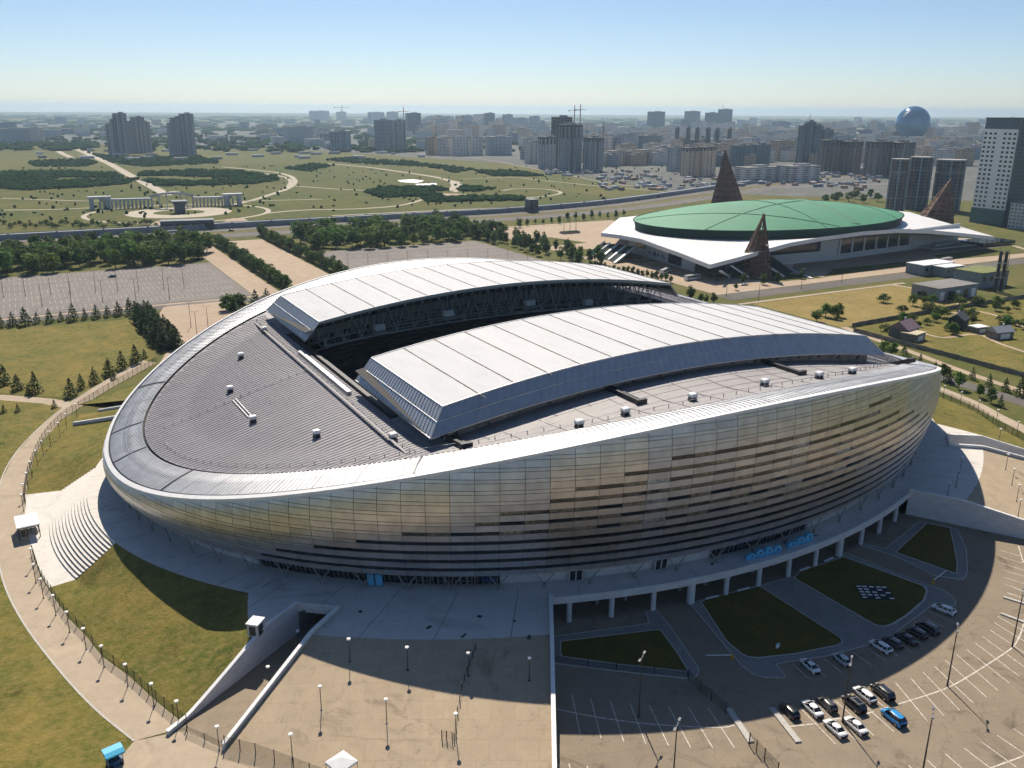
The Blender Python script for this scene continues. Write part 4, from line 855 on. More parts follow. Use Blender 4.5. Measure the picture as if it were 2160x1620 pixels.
p = at(1639, 1376); r = empty('sign_board', p, label='small white and blue sign board at the lawn edge by the parked saloon', cat='sign'); MB().box((0, 0, .6), (.08, .08, 1.2)).build('post', M_DARK, r); MB().box((0, 0, 1.5), (.9, .1, 1.0)).build('board', M_WHITE, r); MB().box((0, -.06, 1.85), (.9, .03, .28)).build('blue_band', M_BLUE, r)
c0 = at(1845, 1250, .17); r = empty('slab_bed', c0, radians(-33), label='dark bed with rows of small white slabs in the lawn', cat='flower bed')
MB().box((0, 0, .02), (7.0, 6.0, .08)).build('bed', M_BLACK, r)
for i in range(5):
    for j in range(5):
        if (i+j) % 2 == 0 or RNG.random() < .3: MB().box((-2.8+1.4*i+RNG.uniform(-.1, .1), -2.3+1.15*j, .09), (.95, .42, .12)).build('slab', M_WHITE, r)
for i, (a, c) in enumerate((((1573, 1182), (1646, 1164)), ((1660, 1157), (1712, 1139)))):
    p, q = at(*a, ZP), at(*c, ZP); r = empty('blue_display', p, atan2(q[1]-p[1], q[0]-p[0]), label='row of low rounded blue display shapes on the bridge deck, %s one' % ('left', 'right')[i], cat='display'); l = hypot(q[0]-p[0], q[1]-p[1]); n_ = 4 if i == 0 else 3
    for k in range(n_):
        b = MB(); w_ = l/n_*.94; hh = (1.5, 2.0, 2.2, 1.9)[k]; pts = [(-w_/2, 0)]+[(w_/2*cos(pi-pi*j/10), hh*.45+hh*.55*sin(pi*j/10)) for j in range(11)]+[(w_/2, 0)]; x0 = l*(k+.5)/n_; m_ = len(pts)
        b.v = [(x0+x, -.35, z) for x, z in pts]+[(x0+x, .35, z) for x, z in pts]; b.f = [tuple(range(m_)), tuple(range(m_, 2*m_))[::-1]]+[(j, j+m_, (j+1) % m_+m_, (j+1) % m_) for j in range(m_)]; b.m = [0]*len(b.f); b.build('shape', M_BLUE, r)
        MB().tube([(x0+.2, -.38, hh*.55), (x0+.2, -.34, hh*.55)], .28, 10).build('eye_hole', M_NAVY, r)
# service box, canopy, kiosk, white tent
p = on_surf(541, 1336); r = empty('service_hut', p, radians(48), label='small grey service hut with dark door at the grass corner by the tunnel', cat='hut'); MB().box((0, 0, 1.3), (2.6, 2.2, 2.6)).build('walls', mat('hut_panel', (.5, .5, .5), .6, var=.06, scale=2), r); MB().box((0, 0, 2.68), (2.9, 2.5, .18)).build('roof', M_WHITE, r); MB().box((-.2, -1.12, 1.15), (1.5, .06, 2.0)).build('door', M_DARK, r); MB().box((-1.32, 0, 1.25), (.06, 1.3, 1.9)).build('door', M_DARK, r)
p = at(62, 1128); r = empty('gate_canopy', p, radians(4), label='ticket gate with flat pale roof at the foot of the curved steps', cat='canopy'); MB().box((0, 1.0, 3.4), (5.0, 7.6, .3)).build('roof', M_WHITE, r)
for i in (-1, 1):
    for j in (-1, 0, 1): MB().box((i*2.2, 1+j*3.3, 1.6), (.2, .2, 3.3)).build('post', M_DARK, r)
for j in range(4): MB().box((-1.8+1.2*j, 1.2, .6), (.22, 3.0, 1.15)).build('turnstile', M_STEEL, r)
MB().box((0, 4.0, 1.6), (4.4, .1, 3.0)).build('screen', M_GLASSD, r)
p = at(243, 1612); r = empty('kiosk', p, radians(12), label='small blue stall with bright cyan canopy at the bottom left', cat='kiosk')
MB().box((0, 0, .55), (2.2, 1.5, 1.1)).build('counter', M_BLUE2, r); MB().box((0, .68, 1.4), (2.2, .08, 1.7)).build('back_panel', M_BLUE2, r); MB().box((-.2, -.2, 1.25), (.9, .6, .3)).build('counter_box', M_DARK, r)
for i in (-1, 1):
    for j in (-1, 1): MB().box((i*1.1, j*.75, 1.25), (.08, .08, 2.5)).build('post', M_STEEL, r)
b = MB(); b.v = [(-1.45, -1.1, 2.45), (1.45, -1.1, 2.45), (1.45, -.3, 2.8), (-1.45, -.3, 2.8), (1.45, 1.1, 2.85), (-1.45, 1.1, 2.85), (-1.45, -1.1, 2.15), (1.45, -1.1, 2.15), (1.45, 1.1, 2.55), (-1.45, 1.1, 2.55)]; b.f = [(0, 1, 2, 3), (3, 2, 4, 5), (6, 7, 1, 0), (5, 4, 8, 9), (0, 3, 5, 9, 6), (1, 7, 8, 4, 2)]; b.m = [0]*6; b.build('canopy', M_CYAN, r)
for k in (-1, 1):
    w_ = MB().tube([(k*.75, -.8, .3), (k*.75, -.7, .3)], .3, 12).build('wheel', M_TYRE, r)
p = on_surf(722, 1634); r = empty('white_tent', p, radians(20), label='white tent roof peeking in at the bottom edge', cat='tent'); b = MB(); b.box((0, 0, 2.3), (3.6, 3.6, .4)); b.add([(-1.8, -1.8, 2.5), (1.8, -1.8, 2.5), (1.8, 1.8, 2.5), (-1.8, 1.8, 2.5), (0, 0, 3.3)], [(0, 1, 4), (1, 2, 4), (2, 3, 4), (3, 0, 4)]); b.build('tent_roof', M_WHITE, r)
for i in (-1, 1):
    for j in (-1, 1): MB().box((i*1.7, j*1.7, 1.15), (.08, .08, 2.3)).build('leg', M_STEEL, r)
# ================================================================ SITE AROUND THE ARENA
M_LOT = layered('far_lot_asphalt', [(0.225, 0.205, 0.19), (0.265, 0.24, 0.22), (0.19, 0.175, 0.165)], [0.02, 0.15], rough=.9)
M_PPATH = layered('pale_park_path', [(0.46, 0.41, 0.33), (0.53, 0.47, 0.38), (0.39, 0.35, 0.285)], [.01, .1], rough=.9)
M_TAN = layered('tan_walk', [(0.42, 0.33, 0.245), (0.48, 0.38, 0.285), (0.37, 0.295, 0.22)], [0.02, 0.2], rough=.9)
G_PARK = layered('park_grass', [(0.068, 0.096, 0.022), (0.125, 0.118, 0.036), (0.038, 0.066, 0.015), (0.155, 0.135, 0.048)], [0.006, 0.025, 0.12], bump=.5, bscale=.4)
def rect(name, x0, x1, y0, y1, z, m, **k): return sheet(name, [(x0, y0), (x1, y0), (x1, y1), (x0, y1)], z, m, kind='structure', **k)
rect('park_ground', -1500, 480, 586, 1500, -0.03, G_PARK)
FLOT = rect('far_car_park', -420, -30, 268, 390, 0.0, M_LOT); FLOT2 = rect('far_car_park', 40, 176, 262, 402, 0.0, M_LOT)
rect('front_road', -420, -18, 252, 267.6, 0.0, M_ROAD); rect('walkway', -29.6, -14, 262, 480, 0.006, M_TAN); rect('walkway', -2, 28, 268, 485, 0.0, M_TAN); rect('walkway', -420, -30, 262.5, 266, 0.008, M_TAN)
lb = MB()
for (xa, xb, ya, yb) in ((-300, -34, 276, 386), (46, 172, 300, 398)):
    for y in np.arange(ya, yb, 16.5):
        for x in np.arange(xa, xb, 2.7):
            if RNG.random() < .9: lb.quad((x, y, .012), (x+.14, y, .012), (x+.14, y+9.4, .012), (x, y+9.4, .012))
lb.build('bay_lines', M_PAINT, FLOT, kind='stuff')
sheet('entrance_square', px_poly([(345, 648), (440, 636), (560, 640), (600, 700), (420, 800), (335, 768), (352, 742), (318, 690)]), 0.004, M_TAN, kind='structure')
sheet('lawn', px_poly([(-300, 712), (0, 697), (285, 672), (312, 690), (346, 742), (180, 834), (130, 838), (0, 830), (-300, 826)]), 0.002, G_DRY, kind='structure')
strip([at(*p) for p in ((-300, 834), (0, 838), (100, 846), (150, 856))], 5.5, .016).build('footpath', M_PATH, kind='structure')
strip([at(*p) for p in ((350, 645), (420, 640), (520, 628))], 3.0, .02).build('footpath', M_LOT, kind='structure')
# highway and elevated rail line
HW = smooth_line([(-900, 545), (-400, 545), (60, 541), (190, 541), (285, 540), (380, 552), (480, 580), (640, 645), (820, 720), (1200, 850)], 6)
def offset(line, d):
    out = []
    for i, p in enumerate(line):
        a, c = line[max(i-1, 0)], line[min(i+1, len(line)-1)]; dx, dy = c[0]-a[0], c[1]-a[1]; l = hypot(dx, dy); out.append((p[0]-dy/l*d, p[1]+dx/l*d))
    return out
strip(offset(HW, -22), 26, .02).build('highway', M_ROAD, kind='structure'); strip(offset(HW, 14), 22, .02).build('highway', M_ROAD, kind='structure'); strip(offset(HW, -4), 9, .014).build('verge', G_DRY, kind='structure'); strip(offset(HW, 34), 7, .014).build('footpath', M_TAN, kind='structure')
mk = MB()
for off in (-27, -18, 10, 18):
    l = offset(HW, off); s = strip(l, .5, .03); mk.add(s.v, s.f)
mk.build('lane_lines', M_PAINT, kind='structure')
M_VIA = mat('viaduct_concrete', (0.22, 0.24, 0.27), .8, var=.15, scale=.05)
VL = offset(HW, 27); via = empty('rail_embankment', (VL[20][0], VL[20][1], 0), label='long low walled rail embankment running beside the highway', cat='embankment')
b = MB(); L_, R_ = offset(VL, 4.2), offset(VL, -4.2)
for i in range(len(VL)-1):
    for (z0, z1, pa, pb) in ((0.0, 4.6, R_, R_), (4.6, 0.0, L_, L_)):
        b.quad((pa[i][0], pa[i][1], z0), (pa[i+1][0], pa[i+1][1], z0), (pb[i+1][0], pb[i+1][1], z1), (pb[i][0], pb[i][1], z1))
    b.quad((R_[i][0], R_[i][1], 4.2), (R_[i+1][0], R_[i+1][1], 4.2), (L_[i+1][0], L_[i+1][1], 4.2), (L_[i][0], L_[i][1], 4.2))
child(b.build('track_deck', M_VIA, via), via)
for x in np.arange(-420, 460, 34):
    i = min(range(len(VL)), key=lambda k: abs(VL[k][0]-x)); a, c = VL[i], VL[min(i+1, len(VL)-1)]; y = a[1]+(c[1]-a[1])*((x-a[0])/((c[0]-a[0]) or 1)); child(MB().box((x, y-4.4, 2.8), (1.4, .8, 5.6)).build('pier', M_VIA, via), via)
for i, (a, c, h, lab) in enumerate((((340, 486), (452, 482), 7.5, 'long dark screen wall with hedge on top beside the rail line'), ((1112, 447), (1130, 446), 12, 'small dark cubic station block by the highway'))):
    p, q = at(*a), at(*c); r = empty('station_block', p, atan2(q[1]-p[1], q[0]-p[0]), label=lab, cat='building'); l = hypot(q[0]-p[0], q[1]-p[1]); MB().box((l/2, 0, h/2), (l, 10, h)).build('wall', mat('dark_panel', (.055, .075, .10), .5, var=.2, scale=.1), r); MB().box((l/2, 0, h+.4), (l+.8, 10.8, .7)).build('roof', M_VIA, r)
    for k in range(max(2, int(l/9))): MB().box(((k+.5)*l/max(2, int(l/9)), -5.1, h*.5), (l/max(2, int(l/9))*.8, .2, h*.45)).build('glazing', M_GLASSD, r)
# park paths
def path_px(pts, w, z=.0, m=None, k=6): return strip(smooth_line([at(*p) for p in pts], k), w*.78, z).build('park_path', m or M_PPATH, kind='structure')
path_px([(352, 412), (338, 403), (275, 370), (230, 345), (185, 325), (150, 310), (120, 295)], 17)
path_px([(120, 295), (145, 308), (190, 322), (240, 332)], 14, -.004); path_px([(100, 300), (125, 320), (150, 332)], 16, -.004)
path_px([(490, 432), (540, 420), (600, 400), (618, 390), (622, 380), (608, 370), (570, 362), (470, 352)], 9); path_px([(600, 402), (610, 390), (612, 381), (598, 373), (560, 366)], 7, .004)
path_px([(620, 392), (700, 398), (780, 402)], 6); path_px([(690, 345), (770, 352), (850, 363), (910, 372), (945, 380), (958, 390), (950, 402)], 11); path_px([(930, 378), (962, 383), (970, 392), (960, 405)], 8, .004)
path_px([(560, 450), (640, 443), (760, 440), (850, 432), (905, 416)], 7); path_px([(700, 455), (900, 445), (1080, 437), (1250, 428), (1420, 417)], 6)
path_px([(0, 443), (100, 442), (200, 438)], 6); path_px([(0, 418), (60, 420), (200, 424), (330, 421)], 5); path_px([(970, 378), (1080, 374), (1140, 380), (1260, 392), (1400, 404)], 5); path_px([(490, 425), (560, 423), (680, 420)], 5)
path_px([(1060, 402), (1090, 398), (1150, 399), (1182, 405), (1165, 412), (1100, 418)], 6)
sheet('park_square', px_poly([(875, 410), (940, 408), (1010, 410), (1040, 414), (990, 418), (905, 417)]), .008, M_TAN, kind='structure')
for (c_, rx, ry, w) in (((378, 449), 185, 22, 5), ((378, 448), 80, 10, 26)):
    p = at(*c_); a = abs(at(c_[0]+rx, c_[1])[0]-p[0]); R0 = hypot(*(np.array(at(c_[0]+rx, c_[1]))[:2]-np.array(p)[:2])); strip([(p[0]+R0*cos(t), p[1]+R0*.96*sin(t)) for t in np.linspace(0, 2*pi, 60)], w, .01).build('circle_path', M_PPATH, kind='structure')
sheet('park_square', px_poly([(310, 478), (330, 466), (350, 468), (350, 480)]), .012, M_TAN, kind='structure'); sheet('park_square', px_poly([(465, 470), (490, 460), (515, 460), (530, 470)]), .012, M_TAN, kind='structure')
for p in (((838, 380), (870, 378), (895, 381), (880, 386), (845, 384)), ((875, 388), (920, 386), (922, 390), (880, 391))): sheet('pale_gravel_bed', px_poly(p), .012, M_WHITE, kind='structure')
# colonnade with curved gate at the head of the park
M_STONE = mat('white_stone', (0.46, 0.47, 0.49), .7, var=.12, scale=.1)
A_, B_, C_ = at(212, 441), at(380, 436), at(492, 434); mon = empty('colonnade_gate', B_, label='white columned gateway with curved arch and long side wings at the park entrance', cat='monument')
def seg(a, c, h, n, nm):
    b = MB(); b.bar((a[0], a[1], h), (c[0], c[1], h), 6, 2.0); child(b.build('entablature', M_STONE, mon), mon)
    for k in range(n+1):
        x, y = a[0]+(c[0]-a[0])*k/n, a[1]+(c[1]-a[1])*k/n
        for d in (-2.5, 2.5): child(MB().tube([(x+d*.3, y+d, 0), (x+d*.3, y+d, h-1.5)], .6, 8).build('column', M_STONE, mon), mon)
mid1, mid2 = at(322, 438), at(408, 436); seg(A_, mid1, 9, 13, 'l'); seg(mid2, C_, 9, 11, 'r')
for p, w in ((A_, 15), (C_, 13)): 
    for dx in (-w/2, w/2): child(MB().box((p[0]+dx, p[1], 5.5), (4, 7, 11)).build('pylon', M_STONE, mon), mon)
    child(MB().box((p[0], p[1], 11.8), (w+7, 9, 2)).build('pylon_cap', M_STONE, mon), mon)
b = MB(); n = 12
for k in range(n):
    u, v = k/n, (k+1)/n; f = lambda w: (mid1[0]+(mid2[0]-mid1[0])*w, mid1[1]+(mid2[1]-mid1[1])*w-10*sin(pi*w), 11.5+4*sin(pi*w)); p, q = f(u), f(v); b.bar(p, q, 7, 2.2)
child(b.build('arch', M_STONE, mon), mon)
for k in range(7):
    w = k/6; x, y = mid1[0]+(mid2[0]-mid1[0])*w, mid1[1]+(mid2[1]-mid1[1])*w-10*sin(pi*w)
    if k not in (3,): child(MB().tube([(x, y, 0), (x, y, 11+4*sin(pi*w))], .7, 8).build('column', M_STONE, mon), mon)
p = at(380, 449); r = empty('dark_pavilion', p, label='dark flared block in the middle of the round square before the colonnade', cat='monument'); MB().box((0, 0, 4), (9, 9, 8)).build('shaft', mat('dark_panel', (.05, .06, .08)), r); MB().box((0, 0, 9.5), (9.5, 9.5, 4), taper=1.5).build('head', mat('dark_panel', (.05, .06, .08)), r); MB().box((0, 0, 11.7), (15, 15, .5)).build('roof', M_VIA, r)
p = at(1202, 492); r = empty('planter', p, label='low dark planter with three poles on the tan square before the velodrome', cat='planter'); MB().box((0, 0, .7), (17, 6, 1.4)).build('planter_wall', M_SIDE, r); MB().box((0, 0, 1.5), (16, 5, .5)).build('planting', mat('planting', (.03, .06, .02), .9, spec=0), r)
for dx in (-6, 0, 6): MB().tube([(dx, 0, 0), (dx, 0, 13)], [.22, .12], 6).build('pole', M_DARK, r)
# ================================================================ GROUND EAST OF THE ARENA
sheet('forecourt_paving', [(203, 148), (520, 150), (560, 215), (540, 240), (205, 262), (203, 262)], .0, M_TAN, kind='structure')
rect('forecourt_paving', 205, 352, 262, 466, .0, M_TAN); rect('access_road', 200, 560, 133, 147.6, .004, M_ROAD); rect('footpath', 196, 330, 122, 125, .02, M_PATH); strip([(318, 125), (322, 100), (300, 62)], 3, .016).build('footpath', M_PATH, kind='structure')
sheet('dry_field', [(203, 60), (320, 62), (320, 121), (203, 121)], .004, layered('straw_field', [(0.23, 0.175, 0.06), (0.30, 0.225, 0.085), (0.15, 0.135, 0.04), (0.33, 0.25, 0.11)], [.03, .1, .5], bump=.5, bscale=1.0), kind='structure')
for p in ([(236, 200), (262, 162), (300, 158), (285, 186)], [(300, 160), (420, 165), (420, 176), (330, 178)], [(240, 268), (262, 300), (225, 330), (206, 300)], [(214, 350), (250, 352), (240, 392), (214, 400)], [(290, 340), (330, 400), (350, 395), (300, 330)], [(430, 168), (520, 160), (540, 190), (440, 185)]): sheet('lawn', p, .03, G_PARK, kind='structure')
strip([(171, 60), (172, 20), (172, -20), (170, -60), (166, -110), (158, -160), (140, -220)], 8, .008).build('side_road', M_ROAD, kind='structure')
strip(smooth_line([at(*p) for p in ((1780, 690), (1850, 717), (1930, 745), (2000, 772), (2080, 800), (2160, 827), (2260, 870))], 4), 4.0, .008).build('dirt_track', M_TAN, kind='structure')
rp = [at(*p) for p in ((1960, 812), (1991, 824), (2028, 839), (2066, 856), (2105, 878), (2160, 905), (2230, 945))]; strip(smooth_line(rp, 3), 5.0, .014).build('ring_path', M_PATH, kind='structure')
strip(smooth_line([at(*p) for p in ((1950, 652), (2010, 660), (2050, 655), (2110, 668), (2160, 690))], 4), 2.2, .012).build('dirt_track', M_TAN, kind='structure')
strip(smooth_line([at(*p) for p in ((1940, 700), (1990, 712), (2060, 705), (2110, 725), (2170, 745))], 4), 2.0, .012).build('dirt_track', M_TAN, kind='structure')
sheet('garden_ground', px_poly([(1800, 692), (1990, 657), (2165, 630), (2300, 700), (2300, 850), (2165, 795)]), .002, G_DRY, kind='structure')
# ================================================================ VELODROME WITH GREEN DOME
VX, VY, VA, VB, VT = 384.0, 291.0, 126.0, 76.0, 0.05
M_GREEN = mat('green_roof_sheet', (0.035, 0.225, 0.115), .7, var=.10, scale=.02, detail=8); M_GREEN2 = mat('green_roof_patch', (0.026, 0.18, 0.092), .7); M_GDARK = mat('green_glass_drum', (0.003, 0.024, 0.018), .7, spec=.1); M_SHELL = mat('white_shell', (0.74, 0.74, 0.74), .45, var=.03, scale=.02)
vel = empty('velodrome', (VX, VY, 0), label='velodrome with green domed roof on a white swooping shell', cat='sports hall')
def vadd(b, nm, m, smooth=False): return child(b.build(nm, m, vel, smooth=smooth), vel)
def VE(k, s=1.0, z=0.0): u, v = VA*s*cos(k), VB*s*sin(k); return (VX+u*cos(VT)-v*sin(VT), VY+u*sin(VT)+v*cos(VT), z)
b = MB(); K = 96; RR = [0.0, .25, .45, .62, .76, .88, 1.0]; zd = lambda s: 20.5+11.0*(1-s*s)
for i in range(len(RR)-1):
    for k in range(K):
        a, c = 2*pi*k/K, 2*pi*(k+1)/K; b.quad(VE(a, RR[i], zd(RR[i])), VE(a, RR[i+1], zd(RR[i+1])), VE(c, RR[i+1], zd(RR[i+1])), VE(c, RR[i], zd(RR[i])))
vadd(b, 'dome', M_GREEN, True); b = MB()
for k in range(K):
    a, c = 2*pi*k/K, 2*pi*(k+1)/K; b.quad(VE(a, 1.0, 20.5), VE(a, .985, 12), VE(c, .985, 12), VE(c, 1.0, 20.5))
vadd(b, 'drum', M_GDARK); b = MB()
for k in range(K):
    a, c = 2*pi*k/K, 2*pi*(k+1)/K; b.bar(VE(a, 1.004, 20.5), VE(c, 1.004, 20.5), .7, .6)
vadd(b, 'dome_edge', M_GDARK)
def arc(p0, p1, w, n=24):
    b = MB(); 
    for i in range(n):
        q = []
        for j in (i/n, (i+1)/n):
            x, y = p0[0]+(p1[0]-p0[0])*j, p0[1]+(p1[1]-p0[1])*j; q.append((x*VA, y*VB, zd(min(1, hypot(x, y)))+.12))
        f = lambda r: (VX+r[0]*cos(VT)-r[1]*sin(VT), VY+r[0]*sin(VT)+r[1]*cos(VT), r[2]); b.bar(f(q[0]), f(q[1]), w, .35)
    return b
for e in (((-.87, -.5), (.95, .28)), ((-.2, -.98), (.1, .99)), ((.55, -.83), (.85, .5)), ((-.9, .4), (-.1, -.98))): vadd(arc(*e, .6), 'dome_seam', M_GREEN2)
vadd(arc((.05, -.95), (.42, .55), 9.0), 'dome_patch', M_GREEN2)
def ray_plane(px_, p0, p1):
    c = Vector(CAM); d = Vector(at(px_[0], px_[1], 0))-c; n = Vector((p1[1]-p0[1], -(p1[0]-p0[0]), 0)); k = (Vector((p0[0], p0[1], 0))-c).dot(n)/d.dot(n); q = c+d*k; return (q.x, q.y, q.z)
F_, Lt, Rt = at(1497, 558, 11), at(1268, 491, 15), at(2098, 499, 10)
e1 = [ray_plane(p, F_, Lt) for p in ((1439, 535), (1388, 517), (1353, 504), (1309, 496))]; e2 = [ray_plane(p, F_, Rt) for p in ((1563, 541), (1618, 525), (1666, 512), (1740, 499), (1822, 488), (1893, 483), (1963, 485), (2033, 492))]
OUT = [F_]+e2+[Rt, (560, 300, 14), (560, 400, 12), (400, 395, 15), (300, 380, 14)]+[Lt]+e1[::-1]
def out_at(ang):
    d = (cos(ang), sin(ang)); best = None
    for i in range(len(OUT)):
        p, q = OUT[i], OUT[(i+1) % len(OUT)]; ex, ey = q[0]-p[0], q[1]-p[1]; den = d[0]*ey-d[1]*ex
        if abs(den) < 1e-9: continue
        t = ((p[0]-VX)*ey-(p[1]-VY)*ex)/den; u = ((p[0]-VX)*d[1]-(p[1]-VY)*d[0])/den
        if t > 0 and -1e-6 <= u <= 1+1e-6 and (best is None or t > best[0]): best = (t, p[2]+(q[2]-p[2])*u)
    return (VX+d[0]*best[0], VY+d[1]*best[0], best[1])
angs = sorted(set([atan2(p[1]-VY, p[0]-VX) for p in OUT]+list(np.linspace(-pi, pi, 120, endpoint=False)))); sh = MB(); fs = MB(); so_ = MB()
rows_ = []
for a in angs:
    o = out_at(a); k = atan2((-sin(VT)*(o[0]-VX)+cos(VT)*(o[1]-VY))/VB, (cos(VT)*(o[0]-VX)+sin(VT)*(o[1]-VY))/VA); i_ = VE(k, .99, 14.2); R = []
    for w in (0, .35, .7, 1): R.append((i_[0]+(o[0]-i_[0])*w, i_[1]+(o[1]-i_[1])*w, i_[2]+(o[2]-i_[2])*w**1.25))
    rows_.append(R)
for i in range(len(rows_)):
    A, B = rows_[i], rows_[(i+1) % len(rows_)]
    for j in range(3): sh.quad(A[j], A[j+1], B[j+1], B[j])
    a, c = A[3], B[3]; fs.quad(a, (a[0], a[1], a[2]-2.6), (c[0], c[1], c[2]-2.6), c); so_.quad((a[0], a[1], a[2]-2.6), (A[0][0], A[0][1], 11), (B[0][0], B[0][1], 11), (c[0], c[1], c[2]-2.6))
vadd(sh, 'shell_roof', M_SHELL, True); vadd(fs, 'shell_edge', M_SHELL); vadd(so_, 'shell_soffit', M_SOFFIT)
def wall_run(p, q, z0, z1, m, nm, th=.6): b = MB(); b.bar((p[0], p[1], (z0+z1)/2), (q[0], q[1], (z0+z1)/2), th, z1-z0); return vadd(b, nm, m)
M_VW = mat('white_facade', (.62, .62, .61), .6, var=.05, scale=.1)
wall_run((262, 208), (345, 205), 0, 7, M_VW, 'facade_wall'); wall_run((345, 205), (362, 204), 0, 15.5, M_VW, 'facade_wall'); wall_run((362, 204), (446, 212), 0, 4.2, M_VW, 'facade_wall'); wall_run((446, 212), (520, 222), 0, 15, M_VW, 'facade_wall'); wall_run((362, 203.2), (446, 211.2), 4.3, 16, M_GLASSD, 'glazing'); wall_run((300, 208), (345, 206.5), 3, 14, M_GLASSD, 'glazing')
for k in range(7): x = 362+84*k/6; y = 204+8*k/6; vadd(MB().box((x, y-.6, 9.5), (1.6, 1.8, 11.5)), 'facade_column', M_VW)
for k in range(6):
    x0, x1 = 362+84*k/6+.8, 362+84*(k+1)/6-.8; y0 = 204+8*(k+.5)/6; b = MB()
    for z in (8.3, 12.4): b.bar((x0, y0, z), (x1, y0+1, z), .5, .35)
    for j in range(1, 4): b.bar((x0+(x1-x0)*j/4, y0+.4, 4.2), (x0+(x1-x0)*j/4, y0+.4, 16.5), .22)
    vadd(b, 'window_frame', M_STEEL)
wall_run((240, 212), (252, 300), 0, 12, M_VW, 'facade_wall'); 
for (a, c, z0, z1, m) in ((.18, .36, 1.0, 8.0, M_GLASSD), (.72, .86, 5.5, 9.5, M_GLASSD)):
    p, q = (240+12*a-.5, 212+88*a), (240+12*c-.5, 212+88*c); wall_run(p, q, z0, z1, m, 'glazing')
for k in range(9): a = .42+.028*k; p = (240+12*a-.45, 212+88*a); wall_run(p, (p[0]+.1, p[1]+1.4), 2.5+(k*37 % 5)*.35, 3.6+(k*53 % 7)*.4, M_NAVY, 'wall_emblem', .15)
for k, (t_, b_) in enumerate((((1275, 510), (1245, 532)), ((1287, 513), (1252, 541)), ((1306, 513), (1265, 546)), ((1322, 517), (1284, 548)), ((1342, 519), (1296, 555)))):
    p, q = at(*t_, 9), at(*b_, .4); vadd(MB().bar(p, q, 1.5, 1.1), 'buttress_rib', M_SHELL)
    if k: q2 = [(x, y, z-.5) for x, y, z in (p0, p, q, q0)]; vadd(MB().quad(*q2), 'buttress_panel', M_GDARK)
    p0, q0 = p, q
f5 = lambda x, y: (1240+x/4.32, 430+y/4.32)
for k, (t_, b_) in enumerate((((1205, 610), (1290, 668)), ((1300, 560), (1465, 670)), ((1430, 530), (1605, 650)), ((1590, 535), (1790, 662)), ((1655, 465), (1875, 612)))):
    p, q = at(*f5(*t_), 8.5), at(*f5(*b_), .3); vadd(MB().bar(p, q, 1.4, 1.0), 'buttress_rib', M_SHELL)
    if k: q2 = [(x, y, z-.5) for x, y, z in (p0, p, q, q0)]; vadd(MB().quad(*q2), 'buttress_panel', M_GDARK)
    p0, q0 = p, q
p, q = at(*f5(1875, 612), .3), at(*f5(2040, 680), .2); vadd(MB().bar(p, q, 2.0, .7), 'buttress_rib', M_SHELL)
for k in range(3): p, q = at(*f5(1780+40*k, 545), 6), at(*f5(1850-20*k, 575), 1); vadd(MB().bar(p, q, 2.2, .6), 'stair_flight', M_SHELL)
p = at(1722, 489, 17.5); vadd(MB().box((p[0], p[1]+4, 17.6), (19, 8, 2.4)), 'roof_box', M_SHELL); wall_run((470, 206), (516, 214), 0, 3, M_VW, 'terrace_wall'); p = at(1985, 520, 0); vadd(MB().box((p[0], p[1]-6, 1.4), (52, 14, .8)), 'terrace_slab', M_VW); vadd(MB().box((p[0]+44, p[1]-8, 2.0), (40, 22, 2.4)), 'terrace_slab', M_GLASSD)
# brown lattice cones
M_RUST = mat('rust_brown_slats', (0.115, 0.055, 0.035), .75, var=.35, scale=.15, stretch=(1, 1, 4)); M_RUST3 = mat('dark_timber', (0.17, 0.095, 0.055), .7, var=.2, scale=.3); M_RUST2 = mat('tan_timber', (0.30, 0.19, 0.10), .7, var=.2, scale=.3)
def cone(base, r, apex, label, open_from, lat):
    c = empty('lattice_cone', base, label=label, cat='tower'); n = 12; H = apex[2]
    ring = lambda w, s=1.0: [(base[0]+(apex[0]-base[0])*w+r*s*(1-w)*cos(2*pi*k/n), base[1]+(apex[1]-base[1])*w+r*s*(1-w)*sin(2*pi*k/n), H*w) for k in range(n)]
    for j in range(12):
        w0, w1 = j/12, (j+1)/12-.012
        if w0 >= open_from: continue
        A, B = ring(w0, 1.0), ring(w1, .985); b = MB()
        for k in range(n):
            if lat and (k*5+j*3) % 7 == 0 and j > 3: continue
            b.quad(A[k], A[(k+1) % n], B[(k+1) % n], B[k])
        child(b.build('slat_course', M_RUST, c), c)
    b = MB(); A, T = ring(0), ring(.985)
    for k in range(n): b.bar(A[k], T[k], .5 if k % 3 else .9)
    for j in range(1, 14):
        A = ring(j/14, 1.01)
        for k in range(n): b.bar(A[k], A[(k+1) % n], .35)
    for j in range(6, 13):
        A, B = ring(j/14), ring((j+1)/14)
        for k in range(0, n, 2): b.bar(A[k], B[(k+1) % n], .28)
    child(b.build('cone_frame', M_RUST3 if lat else M_RUST, c), c); return c
bp = at(1588, 580); ap = bp[0]+3.0, bp[1]-2.0, height_at(bp, 449); cone(bp, 12.0, ap, 'brown lattice cone rising through the front corner of the white shell', .60, True)
bp = at(1536, 462); hh = height_at(bp, 315); cone(bp, 20.0, (bp[0]-5, bp[1]+6, hh), 'tall brown slatted cone standing behind the green dome', .97, False)
bp = at(1962, 488); q = at(1990, 488); hh = height_at(q, 376); cone(bp, 19.0, (q[0], q[1], hh), 'leaning brown timber cone behind the right end of the white shell', .72, True)
